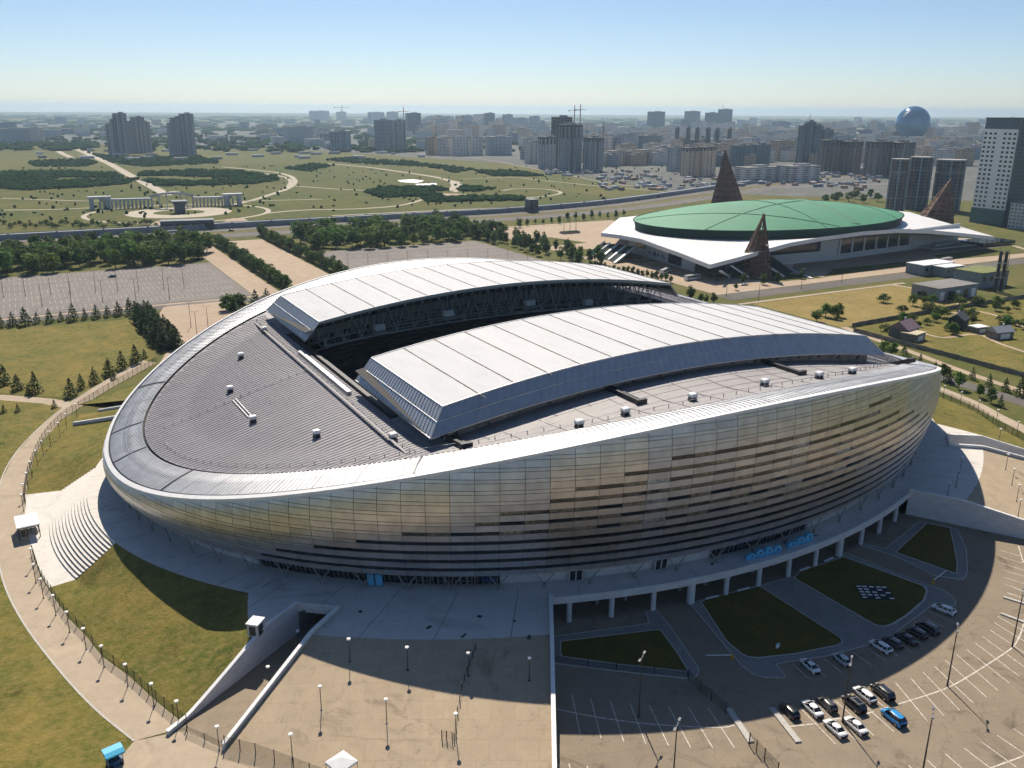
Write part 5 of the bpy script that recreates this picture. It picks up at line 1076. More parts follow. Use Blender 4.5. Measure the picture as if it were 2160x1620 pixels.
# ================================================================ CITY
def facade(name, wall, glass, bay=3.6, floor=3.1, fw=.55, fh=.5, vstripe=None, rough=.6):
    m = bpy.data.materials.new(name); m.use_nodes = True; n = m.node_tree; L = n.links; b = n.nodes['Principled BSDF']; b.inputs['Roughness'].default_value = rough; b.inputs['Specular IOR Level'].default_value = .2
    geo = n.nodes.new('ShaderNodeNewGeometry'); sx = n.nodes.new('ShaderNodeSeparateXYZ'); L.new(geo.outputs['Position'], sx.inputs[0]); sn = n.nodes.new('ShaderNodeSeparateXYZ'); L.new(geo.outputs['Normal'], sn.inputs[0])
    def M(op, a, c=None):
        k = n.nodes.new('ShaderNodeMath'); k.operation = op
        for i, v in enumerate((a, c)):
            if v is None: continue
            if isinstance(v, (int, float)): k.inputs[i].default_value = v
            else: L.new(v, k.inputs[i])
        return k.outputs[0]
    u = M('ADD', sx.outputs[0], sx.outputs[1]); fu = M('FRACT', M('DIVIDE', u, bay)); fz = M('FRACT', M('DIVIDE', sx.outputs[2], floor))
    w = M('MULTIPLY', M('LESS_THAN', M('ABSOLUTE', M('SUBTRACT', fu, .5)), fw/2), M('LESS_THAN', M('ABSOLUTE', M('SUBTRACT', fz, .55)), fh/2))
    wn = n.nodes.new('ShaderNodeTexWhiteNoise'); wn.noise_dimensions = '2D'; cb = n.nodes.new('ShaderNodeCombineXYZ'); L.new(M('FLOOR', M('DIVIDE', u, bay)), cb.inputs[0]); L.new(M('FLOOR', M('DIVIDE', sx.outputs[2], floor)), cb.inputs[1]); L.new(cb.outputs[0], wn.inputs['Vector'])
    mx = n.nodes.new('ShaderNodeMixRGB'); mx.inputs[1].default_value = (*wall, 1); gl = n.nodes.new('ShaderNodeMixRGB'); gl.inputs[1].default_value = (*glass, 1); gl.inputs[2].default_value = tuple(min(1, v*2.2+.02) for v in glass)+(1,); L.new(M('POWER', wn.outputs[0], 3.0), gl.inputs[0]); L.new(gl.outputs[0], mx.inputs[2]); L.new(w, mx.inputs[0]); src = mx.outputs[0]
    if vstripe:
        v = n.nodes.new('ShaderNodeMixRGB'); v.inputs[2].default_value = (*vstripe[1], 1); L.new(src, v.inputs[1]); L.new(M('LESS_THAN', M('FRACT', M('DIVIDE', u, vstripe[0])), vstripe[2]), v.inputs[0]); src = v.outputs[0]
    rf = n.nodes.new('ShaderNodeMixRGB'); rf.inputs[2].default_value = (.17, .16, .15, 1); L.new(src, rf.inputs[1]); L.new(M('GREATER_THAN', sn.outputs[2], .5), rf.inputs[0]); L.new(rf.outputs[0], b.inputs['Base Color']); MATS[name] = m; return m
FA = dict(grey=facade('facade_grey', (.47, .49, .52), (.075, .10, .14)), blue=facade('facade_blue', (.31, .37, .45), (.05, .05, .07), fw=.7, fh=.6), tan=facade('facade_tan', (.72, .59, .45), (.12, .065, .06)), pale=facade('facade_pale', (.74, .70, .65), (.09, .09, .10)), orange=facade('facade_orange', (.56, .41, .29), (.06, .055, .05)), dark=facade('facade_dark', (.10, .105, .115), (.02, .025, .03), bay=4.5, fw=.75, fh=.62), brown=facade('facade_brown', (.22, .175, .155), (.03, .035, .04), vstripe=(9, (.34, .33, .32), .16)), teal=facade('facade_teal', (.15, .22, .26), (.03, .04, .05), vstripe=(12, (.22, .24, .25), .14)), glass=facade('facade_glass', (.11, .18, .26), (.05, .055, .085), bay=3.0, fw=.8, fh=.8, rough=.2), tower=facade('facade_tower', (.36, .385, .42), (.045, .045, .055), bay=3.2, vstripe=(11, (.09, .10, .11), .22)), conc=facade('facade_concrete', (.18, .18, .185), (.02, .022, .025), bay=5, floor=3.3, fw=.82, fh=.72), slab=facade('facade_slab', (.19, .215, .25), (.035, .055, .08), bay=5.5, floor=3.4, fw=.9, fh=.62), white=facade('facade_white', (.56, .56, .55), (.12, .13, .14)))
M_ROOFT = mat('flat_roof', (.20, .19, .18), .9, var=.15, scale=.05); M_ROOFR = mat('red_roof', (.30, .12, .07), .8)
def block_geo(x0, x1, ytop, ybase, q=.6, z0=0.0):
    xc = (x0+x1)/2; p = at(xc, ybase); fw = pix(*p)[2]; al = atan2(p[0]-CAM[0], p[1]-CAM[1]); wm = (x1-x0)*fw/FPX; a = wm/(abs(cos(al))+q*abs(sin(al))); b = q*a; h = height_at(p, ytop)
    d = (sin(al), cos(al)); k = .5*(a*abs(d[0])+b*abs(d[1])); return (p[0]+d[0]*k, p[1]+d[1]*k), a, b, max(h, 4)
def tower(blocks, ybase, style, label, cat='building', group=None, q=.6, name='apartment_tower', roof=True, fins=0, crown=None):
    r = None
    for bi, (x0, x1, yt) in enumerate(blocks):
        c, a, b, h = block_geo(x0, x1, yt, ybase, q)
        if r is None: r = empty(name, (c[0], c[1], 0), label=label, cat=cat, group=group)
        m = FA[style]; child(MB().box((c[0], c[1], h/2), (a, b, h)).build('block', m, r), r)
        if roof:
            child(MB().box((c[0], c[1], h+.6), (a*1.02, b*1.02, 1.2)).build('parapet', M_ROOFT, r), r); child(MB().box((c[0]+a*.1, c[1], h+2.4), (a*.35, b*.5, 3.0)).build('roof_house', m, r), r)
        if fins:
            f = MB()
            for k in range(fins): 
                x = c[0]-a/2+a*(k+.5)/fins; f.box((x, c[1]-b/2-.5, h*.48), (a/fins*.38, 1.2, h*.96))
            nf = max(2, int(fins*q))
            for k in range(nf): f.box((c[0]-a/2-.5, c[1]-b/2+b*(k+.5)/nf, h*.48), (1.2, b/nf*.38, h*.96))
            child(f.build('bay_columns', m, r, kind='stuff'), r)
        if crown: child(MB().box((c[0], c[1], h-crown/2+.3), (a*1.03, b*1.03, crown)).build('crown', FA['dark'], r), r)
    return r
tower([(231, 250, 262), (240, 258, 253), (248, 275, 240)], 326, 'tower', 'stepped grey high-rise with the tallest slab, leftmost of the three towers by the boulevard', q=.8, fins=4)
tower([(276, 292, 256), (284, 311, 248), (300, 322, 258)], 322, 'tower', 'stepped grey high-rise in the middle of the three towers by the boulevard', q=.8, fins=4)
tower([(359, 374, 260), (367, 392, 249), (386, 415, 241)], 328, 'tower', 'stepped grey high-rise with pinkish side, rightmost of the three towers by the boulevard', q=.8, fins=4)
T = [((0, 55, 272), 303, 'grey', 'grey-blue apartment slab at the left edge of the skyline'), ((48, 93, 270), 302, 'pale', 'pinkish apartment slab left of the boulevard head'), ((0, 36, 259), 285, 'blue', 'long low bluish block behind the leftmost slab'),
 ((600, 662, 268), 306, 'grey', 'grey apartment slab with ribbed front left of the dark cube'), ((664, 698, 273), 303, 'pale', 'pale apartment slab between the ribbed slab and the dark cube'), ((697, 741, 278), 320, 'blue', 'dark blue unfinished cube block beside the park'),
 ((791, 826, 254), 319, 'blue', 'wide blue-grey high-rise at the park edge, left half'), ((824, 857, 255), 320, 'tower', 'wide blue-grey high-rise at the park edge, right half'), ((856, 889, 239), 285, 'glass', 'dark glass office tower next to the crane'), ((919, 943, 251), 287, 'grey', 'narrow grey tower, first right of the dark glass tower'), ((974, 997, 244), 280, 'grey', 'narrow grey tower, second right of the dark glass tower'), ((1021, 1044, 239), 280, 'glass', 'narrow blue-fronted tower, third right of the dark glass tower'), ((1060, 1082, 242), 279, 'grey', 'narrow grey tower, fourth right of the dark glass tower'), ((1083, 1104, 252), 276, 'grey', 'short grey tower leaning on the fourth narrow tower'), ((1116, 1139, 246), 278, 'grey', 'narrow grey tower left of the twin-crane high-rise'), ((1136, 1150, 256), 277, 'blue', 'short bluish tower right beside the narrow tower'),
 ((898, 926, 291), 327, 'orange', 'tan end block of the long apartment terrace'), ((922, 958, 292), 328, 'pale', 'pale terrace block, first of three along the park'), ((954, 990, 291), 329, 'pale', 'pale terrace block, second of three along the park'), ((986, 1020, 290), 328, 'pale', 'pale terrace block, third of three along the park'), ((1022, 1080, 290), 328, 'grey', 'grey terrace block at the right end of the long row'), ((1106, 1140, 300), 345, 'pale', 'low pale hall left of the twin-crane high-rise'),
 ((653, 695, 234), 254, 'grey', 'broad pale building breaking the horizon left of the small crane'), ((709, 731, 236), 252, 'grey', 'small pale block under the small crane on the horizon'), ((776, 811, 237), 257, 'blue', 'pale blue twin block on the horizon, left one'), ((816, 840, 236), 257, 'blue', 'pale blue twin block on the horizon, right one'),
 ((1364, 1401, 236), 277, 'glass', 'plain blue office cube on the horizon'), ((1434, 1466, 252), 277, 'glass', 'lower blue glass block before the tall blue slab'), ((1442, 1475, 235), 272, 'glass', 'tall blue slab behind the lower glass block'), ((1485, 1512, 238), 277, 'glass', 'left slab of the blue office group with the mast'),
 ((1276, 1292, 286), 330, 'pale', 'narrow pale block right of the twin-crane high-rise'), ((1292, 1309, 290), 330, 'blue', 'narrow blue-grey block behind the tan row'), ((1310, 1343, 283), 326, 'grey', 'grey twin-step block behind the tan row'), ((1345, 1396, 287), 323, 'teal', 'wide teal-grey block behind the tan row'), ((1272, 1335, 320), 350, 'tan', 'long low tan apartment row, left half'), ((1333, 1400, 318), 348, 'tan', 'long low tan apartment row, right half'), ((1405, 1436, 312), 362, 'grey', 'tall grey block left of the tan tower'), ((1538, 1580, 308), 352, 'teal', 'dark teal apartment block right of the slatted cone, left one'), ((1578, 1622, 306), 350, 'teal', 'dark teal apartment block right of the slatted cone, right one'), ((1622, 1676, 298), 340, 'orange', 'brown-orange apartment block left of the turreted tower'), ((1920, 1966, 312), 347, 'tan', 'tan block behind the unfinished round towers'), ((1968, 2010, 318), 352, 'pale', 'pale block behind the unfinished round towers'), ((2008, 2050, 316), 350, 'orange', 'orange-tan block left of the white tower')]
for (bl, yb, st, lab) in T: tower([bl], yb, st, lab, q=.55, fins=5 if bl[1]-bl[0] > 30 else 3)
tower([(1434, 1470, 314), (1470, 1508, 312)], 372, 'tan', 'big tan apartment tower with dark glass strips beside the slatted cone', fins=4, crown=5)
tower([(1161, 1205, 248)], 352, 'conc', 'unfinished slab behind the twin-crane high-rise', fins=4); tower([(1171, 1226, 264)], 362, 'tower', 'twin-crane high-rise under construction, tallest at the park edge', fins=5, crown=22); tower([(1134, 1177, 290)], 357, 'grey', 'squared grey block left of the twin-crane high-rise', crown=12, fins=4); tower([(1229, 1271, 292)], 362, 'tower', 'ribbed grey block right of the twin-crane high-rise', fins=4, crown=6)
tower([(1677, 1700, 266), (1690, 1712, 258), (1706, 1728, 266), (1724, 1750, 274)], 350, 'teal', 'teal tower with roof turrets', fins=3)
tower([(1722, 1770, 297), (1765, 1812, 300)], 366, 'brown', 'unfinished brown slab with pale ribs, right of the turreted tower', fins=5, crown=9); tower([(1820, 1872, 300), (1866, 1920, 302)], 373, 'brown', 'unfinished brown slab with pale ribs, before the blue sphere', fins=5, crown=9)
tower([(1512, 1542, 231)], 277, 'glass', 'blue office tower with overhanging top and mast')
for i, (x0, x1, yt) in enumerate(((1422, 1454, 270), (1464, 1496, 271), (1506, 1541, 272))): tower([(x0, x0+9, yt), (x1-9, x1, yt), (x0, x1, yt+26)], 318, 'dark', 'dark gate-shaped residential block, %s of three' % ('left', 'middle', 'right')[i], fins=2)
p = at(1521, 277); r = empty('roof_mast', (p[0], p[1], 0), label='slender mast on the blue office tower', cat='mast'); h0, h1 = height_at(p, 231), height_at(p, 214); child(MB().tube([(p[0], p[1], h0), (p[0], p[1], h1)], [2.2, .6], 6).build('mast_tube', M_WHITE, r), r)
# long low arcaded building, market sheds
tower([(1545, 1640, 356), (1636, 1727, 353)], 386, 'pale', 'long low pale building with regular windows behind the green dome', q=.5, fins=14)
# unfinished round towers
def round_tower(x0, x1, yt, yb, label):
    c, a, b, h = block_geo(x0, x1, yt, yb, 1.0); R = (x1-x0)*pix(c[0], c[1], 0)[2]/FPX/2; r = empty('unfinished_tower', (c[0], c[1], 0), label=label, cat='building')
    n = 20; b_ = MB(); b_.tube([(c[0], c[1], 0), (c[0], c[1], h)], R*.93, n); child(b_.build('core', FA['slab'], r), r)
    for k in range(n):
        t = 2*pi*k/n; child(MB().box((c[0]+R*.96*cos(t), c[1]+R*.96*sin(t), h/2), (1.0, 1.0, h)).build('column', (mat('raw_column', (.42, .43, .45), .7), mat('dark_column', (.12, .14, .17), .7), mat('hoist_tan', (.30, .22, .17), .7), mat('dark_column', (.12, .14, .17), .7))[k % 4], r), r)
    for z in list(np.linspace(h*.25, h*.75, 2))+[h-.5]: child(MB().tube([(c[0], c[1], z), (c[0], c[1], z+1.2)], R*1.02, n).build('floor_slab', mat('raw_slab', (.30, .29, .29), .8), r), r)
    return r
round_tower(1868, 1904, 337, 447, 'unfinished round tower behind the white shell, left one'); round_tower(1908, 1952, 333, 444, 'unfinished round tower behind the white shell, middle one'); round_tower(1964, 2020, 339, 446, 'unfinished round tower behind the white shell, right one')
# white tower with built windows
def white_tower():
    p0 = at(2046, 468); y1 = at(2098, 478); X0 = p0[0]; Yn, Yf = y1[1], p0[1]; h = height_at((X0, Yf, 0), 250); W_, D_ = 46.0, Yf-Yn
    r = empty('residential_tower', (X0, Yn, 0), label='white high-rise with dark glass side and rows of square windows at the right edge', cat='building')
    child(MB().box((X0+W_/2, (Yn+Yf)/2, h/2), (W_, D_, h)).build('shaft', mat('tower_dark_glass', (.075, .11, .15), .2, spec=.6), r), r)
    child(MB().box((X0-.4, (Yn+Yf)/2, 14+(h-14-9)/2), (1.2, D_*.98, h-14-9)).build('white_front', M_WHITE, r), r); child(MB().box((X0-.6, (Yn+Yf)/2, 7), (1.6, D_, 14)).build('podium_front', mat('green_tower_glass', (.045, .14, .14), .25), r), r)
    nr = 17; zz = np.linspace(16.5, h-13, nr)
    for z in zz:
        for j in range(7):
            y = Yn+D_*(.08+.84*j/6)
            if j == 3: continue
            child(MB().box((X0-1.0, y, z), (.25, D_*.07, 1.9)).build('window', M_GLASSD, r), r)
    b = MB()
    for z in np.arange(5, h, 3.4): b.box((X0+W_/2, Yn-.15, z), (W_, .3, .35))
    for x in np.linspace(X0, X0+W_, 12): b.box((x, Yn-.2, h/2), (.5, .4, h))
    child(b.build('glass_grid', mat('tower_mullion', (.10, .13, .15), .4), r, kind='stuff'), r)
    child(MB().box((X0+W_/2, (Yn+Yf)/2, h+.5), (W_+1, D_+1, 1.0)).build('roof_edge', M_DARK, r), r)
    tower([(2128, 2200, 432)], 485, 'white', 'low white block with large windows at the foot of the white tower', q=.6)
white_tower()
# sphere
p = at(1920, 300); fw = pix(*p)[2]; R = 34.5*fw/FPX; zc = height_at(p, 260); sp = empty('glass_sphere', p, label='giant blue glass sphere building on the right skyline', cat='building'); bm_ = bmesh.new(); bmesh.ops.create_uvsphere(bm_, u_segments=40, v_segments=24, radius=R)
M_SPH = mat('blue_sphere_glass', (.035, .16, .30), .12, metal=.35, var=.25, scale=.01)
for f in bm_.faces: f.smooth = True
me = bpy.data.meshes.new('sphere'); bm_.to_mesh(me); bm_.free(); me.materials.append(M_SPH); o = link('sphere_skin', me, sp); o.location = (0, 0, zc)
b = MB(); b.tube([(0, 0, 0), (0, 0, zc-R*.75)], [R*.75, R*.55], 24); b.build('base', FA['glass'], sp)
b = MB()
cdir = Vector((CAM[0]-p[0], CAM[1]-p[1], CAM[2]-zc)).normalized(); rt = cdir.cross(Vector((0, 0, 1))).normalized()*-1; up = rt.cross(cdir)*-1
if up.z < 0: up = -up
side = Vector((0, 0, 1)).cross(cdir).normalized()
def sph(u, v): d = (cdir*cos(v)*cos(u)+side*cos(v)*sin(u)+Vector((0, 0, 1))*sin(v)).normalized()*R*1.006; return (d.x, d.y, d.z+zc)
for k in range(16):
    t, t2 = 2*pi*k/16, 2*pi*(k+1)/16; f = lambda t_: sph(-.55+.30*cos(t_)*.55+.14*sin(t_)*.5, .62+.30*cos(t_)*.9-.10*sin(t_)); b.add([sph(-.55, .62), f(t), f(t2)], [(0, 1, 2)])
b.build('opening', mat('sphere_opening', (.55, .58, .6), .4), sp)
# cranes
M_CR = mat('crane_rust', (.30, .12, .06), .6)
for i, (x, yb, y0, y1, jib) in enumerate(((1209, 350, 264, 222, -10), (1221, 352, 264, 220, 9), (1271, 350, 330, 262, -8), (722, 252, 240, 222, 14), (853, 300, 262, 226, 9), (2157, 480, 290, 228, -8), (1707, 262, 262, 240, 0))):
    p = at(x, yb); h0 = max(0, height_at(p, y0)); h1 = height_at(p, y1); fw = pix(*p)[2]; r = empty('tower_crane', p, label=('left crane on the twin-crane high-rise', 'right crane on the twin-crane high-rise', 'lower crane right of the twin-crane high-rise', 'small crane on the horizon at the left', 'crane beside the dark glass office tower', 'crane at the right edge above the white tower', 'thin mast far off between the towers')[i], cat='crane'); w = max(1.2, 1.3*fw/FPX)
    MB().bar((0, 0, h0), (0, 0, h1), w).build('mast', M_CR, r)
    if jib: l = abs(jib)*fw/FPX; zj = h1-(h1-h0)*.25; MB().bar((-l, l*.5, zj), (l*1.2, -l*.6, zj), w*.6).build('jib', M_CR, r); MB().box((-l, l*.5, zj-w*.6), (w*1.6, w*1.6, w*1.5)).build('counterweight', M_DARK, r)
# filler blocks of the distant city
FR = random.Random(5); n_f = 0
def in_named(x, y): return (x < 560 and y > 306) or (x < 880 and y > 318) or (x < 1100 and y > 335)
while n_f < 225:
    x = FR.uniform(-30, 2190); y = 258+62*FR.random()**1.1
    if x < 560 and (y > 300 or FR.random() < .35): continue
    if in_named(x, y): continue
    w = FR.uniform(14, 46)*(y-215)/80; hh = FR.uniform(7, 19)*(y-205)/75; st = FR.choice(['grey', 'pale', 'blue', 'tan', 'pale', 'orange', 'grey', 'white', 'teal'])
    tower([(x-w/2, x+w/2, y-hh)], y, st, 'apartment block among the crowded roofs of the distant city', group='filler blocks of the distant city', q=FR.uniform(.35, .9), name='apartment_block', roof=FR.random() < .4); n_f += 1
while n_f < 285:
    x = FR.uniform(1230, 2060); y = FR.uniform(318, 352); w = FR.uniform(20, 48); hh = FR.uniform(16, 30)
    tower([(x-w/2, x+w/2, y-hh)], y, FR.choice(['grey', 'tan', 'pale', 'orange', 'teal', 'blue']), 'apartment block in the nearer rows of the city behind the velodrome', group='nearer city rows', q=FR.uniform(.35, .8), name='apartment_block', fins=4 if FR.random() < .5 else 0); n_f += 1
for i in range(285):
    x = FR.uniform(890, 2055); y = FR.uniform(282, 344) if x > 1100 else FR.uniform(270, 292); w = FR.uniform(16, 42); hh = FR.uniform(13, 30)
    if in_named(x, y): continue
    tower([(x-w/2, x+w/2, y-hh)], y, FR.choice(['pale', 'tan', 'tan', 'pale', 'blue', 'orange', 'white', 'tan', 'grey']), 'mid-rise block in the dense middle belt of the city', group='middle belt of the city', q=FR.uniform(.35, .9), name='mid_rise_block', fins=3 if FR.random() < .3 else 0)
SHM = [mat('shed_'+n, c, .8, rand=.3) for n, c in (('white', (.50, .50, .52)), ('blue', (.22, .27, .34)), ('rust', (.30, .20, .16)), ('grey', (.33, .33, .33)))]
for i in range(270):
    x = FR.uniform(1150, 1860); lo = 372+(x-1280)*.02; y = FR.uniform(362, 402) if x > 1260 else FR.uniform(352, 372); p = at(x, y)
    if 1500 < x < 1750 and y > 395: continue
    s = FR.uniform(3, 12); r = MB().box((0, 0, FR.uniform(1.0, 2.2)), (s, s*FR.uniform(.4, .8), 4)).build('market_shed', FR.choice(SHM), label='small shed or container in the crowded yard by the city edge', cat='shed', group='sheds in the yard by the city edge'); r.location = p; r.rotation_euler = (0, 0, FR.choice([0, .3, pi/2]))
for i in range(60):
    x = FR.uniform(60, 900) ; y = FR.uniform(300, 338); p = at(x, y); s = FR.uniform(8, 26); r = MB().box((0, 0, 2.5), (s, s*.5, 5)).build('low_building', FR.choice(SHM[:1]+SHM[3:]+[SHM[0]]), label='low pale building scattered beyond the park', cat='building', group='low buildings beyond the park'); r.location = p
sheet('city_ground', px_poly([(880, 332), (1080, 345), (1300, 385), (1480, 408), (1900, 420), (2400, 430), (2400, 262), (1500, 256), (500, 256), (-200, 262), (-200, 300), (500, 306)]), -.045, layered('city_ground', [(.11, .115, .11), (.16, .16, .155), (.055, .075, .04), (.22, .215, .21)], [.004, .02, .08]), kind='structure')
for l, w in (([(880, 322), (1000, 333), (1140, 358), (1300, 388), (1480, 408)], 12), ([(1545, 402), (1700, 393), (1860, 388), (2050, 380)], 16), ([(1545, 388), (1750, 380), (1900, 376)], 10)): path_px(l, w, -.01, M_LOT)
# ================================================================ HOUSES AND PLANT ROOM EAST
M_PLANT = mat('plant_wall', (.22, .25, .27), .7, var=.12, scale=.2); M_PURP = mat('purple_roof', (.22, .15, .17), .6); M_PLANK = mat('grey_planks', (.17, .165, .15), .8, var=.2, scale=.4)
def shed(name, px_c, size, rz, label, wall, roof, door=None, gable=False, cat='building', win=0):
    p = at(*px_c); r = empty(name, p, rz, label=label, cat=cat); L, W, h = size; MB().box((0, 0, h/2), (L, W, h)).build('wall', wall, r)
    if gable:
        b = MB(); e = .5; b.add([(-L/2-e, -W/2-e, h-.1), (L/2+e, -W/2-e, h-.1), (L/2+e, W/2+e, h-.1), (-L/2-e, W/2+e, h-.1), (-L/2-e, 0, h+W*.38), (L/2+e, 0, h+W*.38)], [(0, 1, 5, 4), (2, 3, 4, 5), (1, 2, 5), (3, 0, 4)]); b.build('roof', roof, r); MB().box((L*.2, W*.12, h+W*.38), (.7, .7, 1.6)).build('chimney', M_WALLC, r)
    else: MB().box((0, 0, h+.2), (L+.6, W+.6, .4)).build('roof', roof, r)
    for k in range(door or 0): MB().box((-L/2+L*(k+.5)/door, -W/2-.05, h*.38), (L/door*.55, .12, h*.7)).build('door', M_WHITE if k % 2 == 0 else M_GLASSD, r)
    for k in range(win): MB().box((-L/2+L*(k+.5)/win, -W/2-.05, h*.6), (L/win*.4, .12, h*.3)).build('window', M_GLASSD, r); 
    return r
shed('plant_room', (1990, 625), (34, 17, 7), 0, 'low grey plant building with pale doors right of the dry field', M_PLANT, M_ROOFT, 5); shed('plant_room', (2066, 600), (26, 18, 9), 0, 'taller grey plant building with mossy roof beside the two chimneys', M_PLANT, mat('mossy_roof', (.17, .19, .06), .9, var=.3, scale=.2), 0, win=4)
for i, x in enumerate((2098, 2110)):
    p = at(x, 616); r = empty('chimney_stack', p, label='dark slender steel chimney by the plant building, %s one' % ('left', 'right')[i], cat='chimney'); h = height_at(p, 530); MB().tube([(0, 0, 0), (0, 0, h)], [1.1, .9], 10).build('flue', M_DARK, r); MB().tube([(.9, -1.2, 0), (.9, -1.2, h)], .18, 6).build('ladder', M_STEEL, r)
    for z in (h*.35, h*.7): MB().tube([(0, 0, z), (0, 0, z+.5)], 1.4, 10).build('bracket_ring', M_STEEL, r)
shed('storage_shed', (1960, 575), (30, 13, 6.5), 0, 'flat pale-roofed shed left of the plant buildings, larger one', M_PLANT, M_WHITE, 0, win=5); shed('storage_shed', (1995, 580), (18, 11, 6), 0, 'flat pale-roofed shed left of the plant buildings, smaller one', M_PLANT, M_WHITE, 0, win=3)
shed('house', (1905, 708), (11, 9, 4.2), radians(12), 'small house with purple-grey gable roof', mat('house_wall', (.13, .15, .15), .8), M_PURP, 0, True, 'house', 2); shed('house_annex', (1925, 716), (9, 7, 3.2), radians(12), 'flat-roofed annex with cream roof before the purple-roofed house', M_PLANK, mat('cream_roof', (.5, .43, .3), .7), 1, cat='house')
shed('garden_shed', (2108, 712), (10, 6, 3.4), radians(-10), 'grey shed with pale sloped roof near the right edge', M_PLANK, mat('tin_roof', (.40, .41, .42), .5, metal=.3), 1, True, 'shed'); shed('garden_shed', (2062, 700), (7, 5, 2.6), radians(-6), 'low white-roofed shed in the gardens', M_PLANK, M_WHITE, 1, cat='shed'); shed('garden_shed', (2020, 690), (9, 7, 4.5), radians(20), 'dark steep-roofed shed in the gardens', mat('tar_wall', (.03, .035, .04), .8), mat('tar_roof', (.04, .045, .05), .8), 0, True, 'shed')
for i, (a, c) in enumerate((((1797, 690), (1990, 655)), ((1800, 700), (2165, 797)), ((1990, 655), (2165, 628)))):
    p, q = at(*a), at(*c); r = empty('plank_fence', p, label=('grey plank fence along the back of the gardens', 'long grey plank fence beside the dirt track', 'dark plank fence climbing to the right edge behind the gardens')[i], cat='fence'); l = hypot(q[0]-p[0], q[1]-p[1]); n = int(l/2.6)
    for k in range(n):
        u, v = k/n, (k+.96)/n; b = MB(); b.bar((p[0]+(q[0]-p[0])*u, p[1]+(q[1]-p[1])*u, 1.0), (p[0]+(q[0]-p[0])*v, p[1]+(q[1]-p[1])*v, 1.0), .12, 1.9+.15*((k*7) % 3)); child(b.build('plank_panel', M_PLANK, r), r)
# vehicles far off
for i, (x, y, ang, kd, pt, lab) in enumerate(((237, 585, .1, 'wagon', P_BK, 'lone dark car on the far grey car park'), (1405, 571, .5, 'hatch', P_WH, 'white car by the corner of the velodrome'), (1512, 593, .4, 'hatch', P_GY, 'grey car before the velodrome, left one'), (1568, 602, -.2, 'sedan', P_WH, 'white car before the velodrome, right one'), (885, 458, 0, 'suv', P_WH, 'white car on the highway'), (280, 503, 0, 'suv', P_BK, 'dark car on the highway, left one'), (487, 488, 0, 'suv', P_BK, 'dark car on the highway, right one'), (365, 497, 0, 'wagon', P_WH, 'white van-like car on the highway'))):
    o = car(kd, pt, at(x, y), ang, lab); o['group'] = 'scattered distant cars'
def bus(px_, ang, label, L=12):
    r = empty('parked_bus', at(*px_), ang, label=label, cat='bus'); MB().box((0, 0, 1.75), (L, 2.5, 2.7)).build('body', P_WH, r); MB().box((0, 0, 2.2), (L*.94, 2.56, .95)).build('windows', M_CGLASS, r); MB().box((0, 0, 3.15), (L*.98, 2.4, .15)).build('roof', P_WH, r)
    for fx in (-.33, .33):
        for s in (-1, 1): MB().tube([(fx*L, s*1.05, .5), (fx*L, s*1.27, .5)], .5, 12).build('wheel', M_TYRE, r)
bus((1402, 577), .55, 'white coach parked before the velodrome'); bus((1460, 590), .12, 'low pale coach in the shadow of the velodrome corner'); bus((368, 494), 0, 'white bus on the highway behind the trees', 11); bus((1995, 553), .1, 'white bus right of the velodrome', 11)
# ================================================================ TREES
def leaf_mat(name, a, c):
    m = mat(name, a, .65, col2=c, scale=.45, rand=.32, spec=.15, detail=3, hue=.025); n = m.node_tree; b = n.nodes['Principled BSDF']; t = n.nodes.new('ShaderNodeBsdfTranslucent'); x = n.nodes.new('ShaderNodeMixShader'); x.inputs[0].default_value = .45
    n.links.new(b.inputs['Base Color'].links[0].from_socket, t.inputs['Color']); n.links.new(b.outputs[0], x.inputs[1]); n.links.new(t.outputs[0], x.inputs[2]); n.links.new(x.outputs[0], n.nodes['Material Output'].inputs['Surface']); return m
LM = dict(round=leaf_mat('broad_leaves', (.045, .105, .018), (.135, .210, .034)), dark=leaf_mat('dense_leaves', (.034, .078, .020), (.110, .165, .038)), pine=leaf_mat('pine_needles', (.022, .052, .020), (.080, .118, .040)), bush=leaf_mat('bush_leaves', (.045, .085, .018), (.13, .17, .045)))
M_BARK = mat('bark', (.09, .065, .045), .9, var=.3, scale=2)
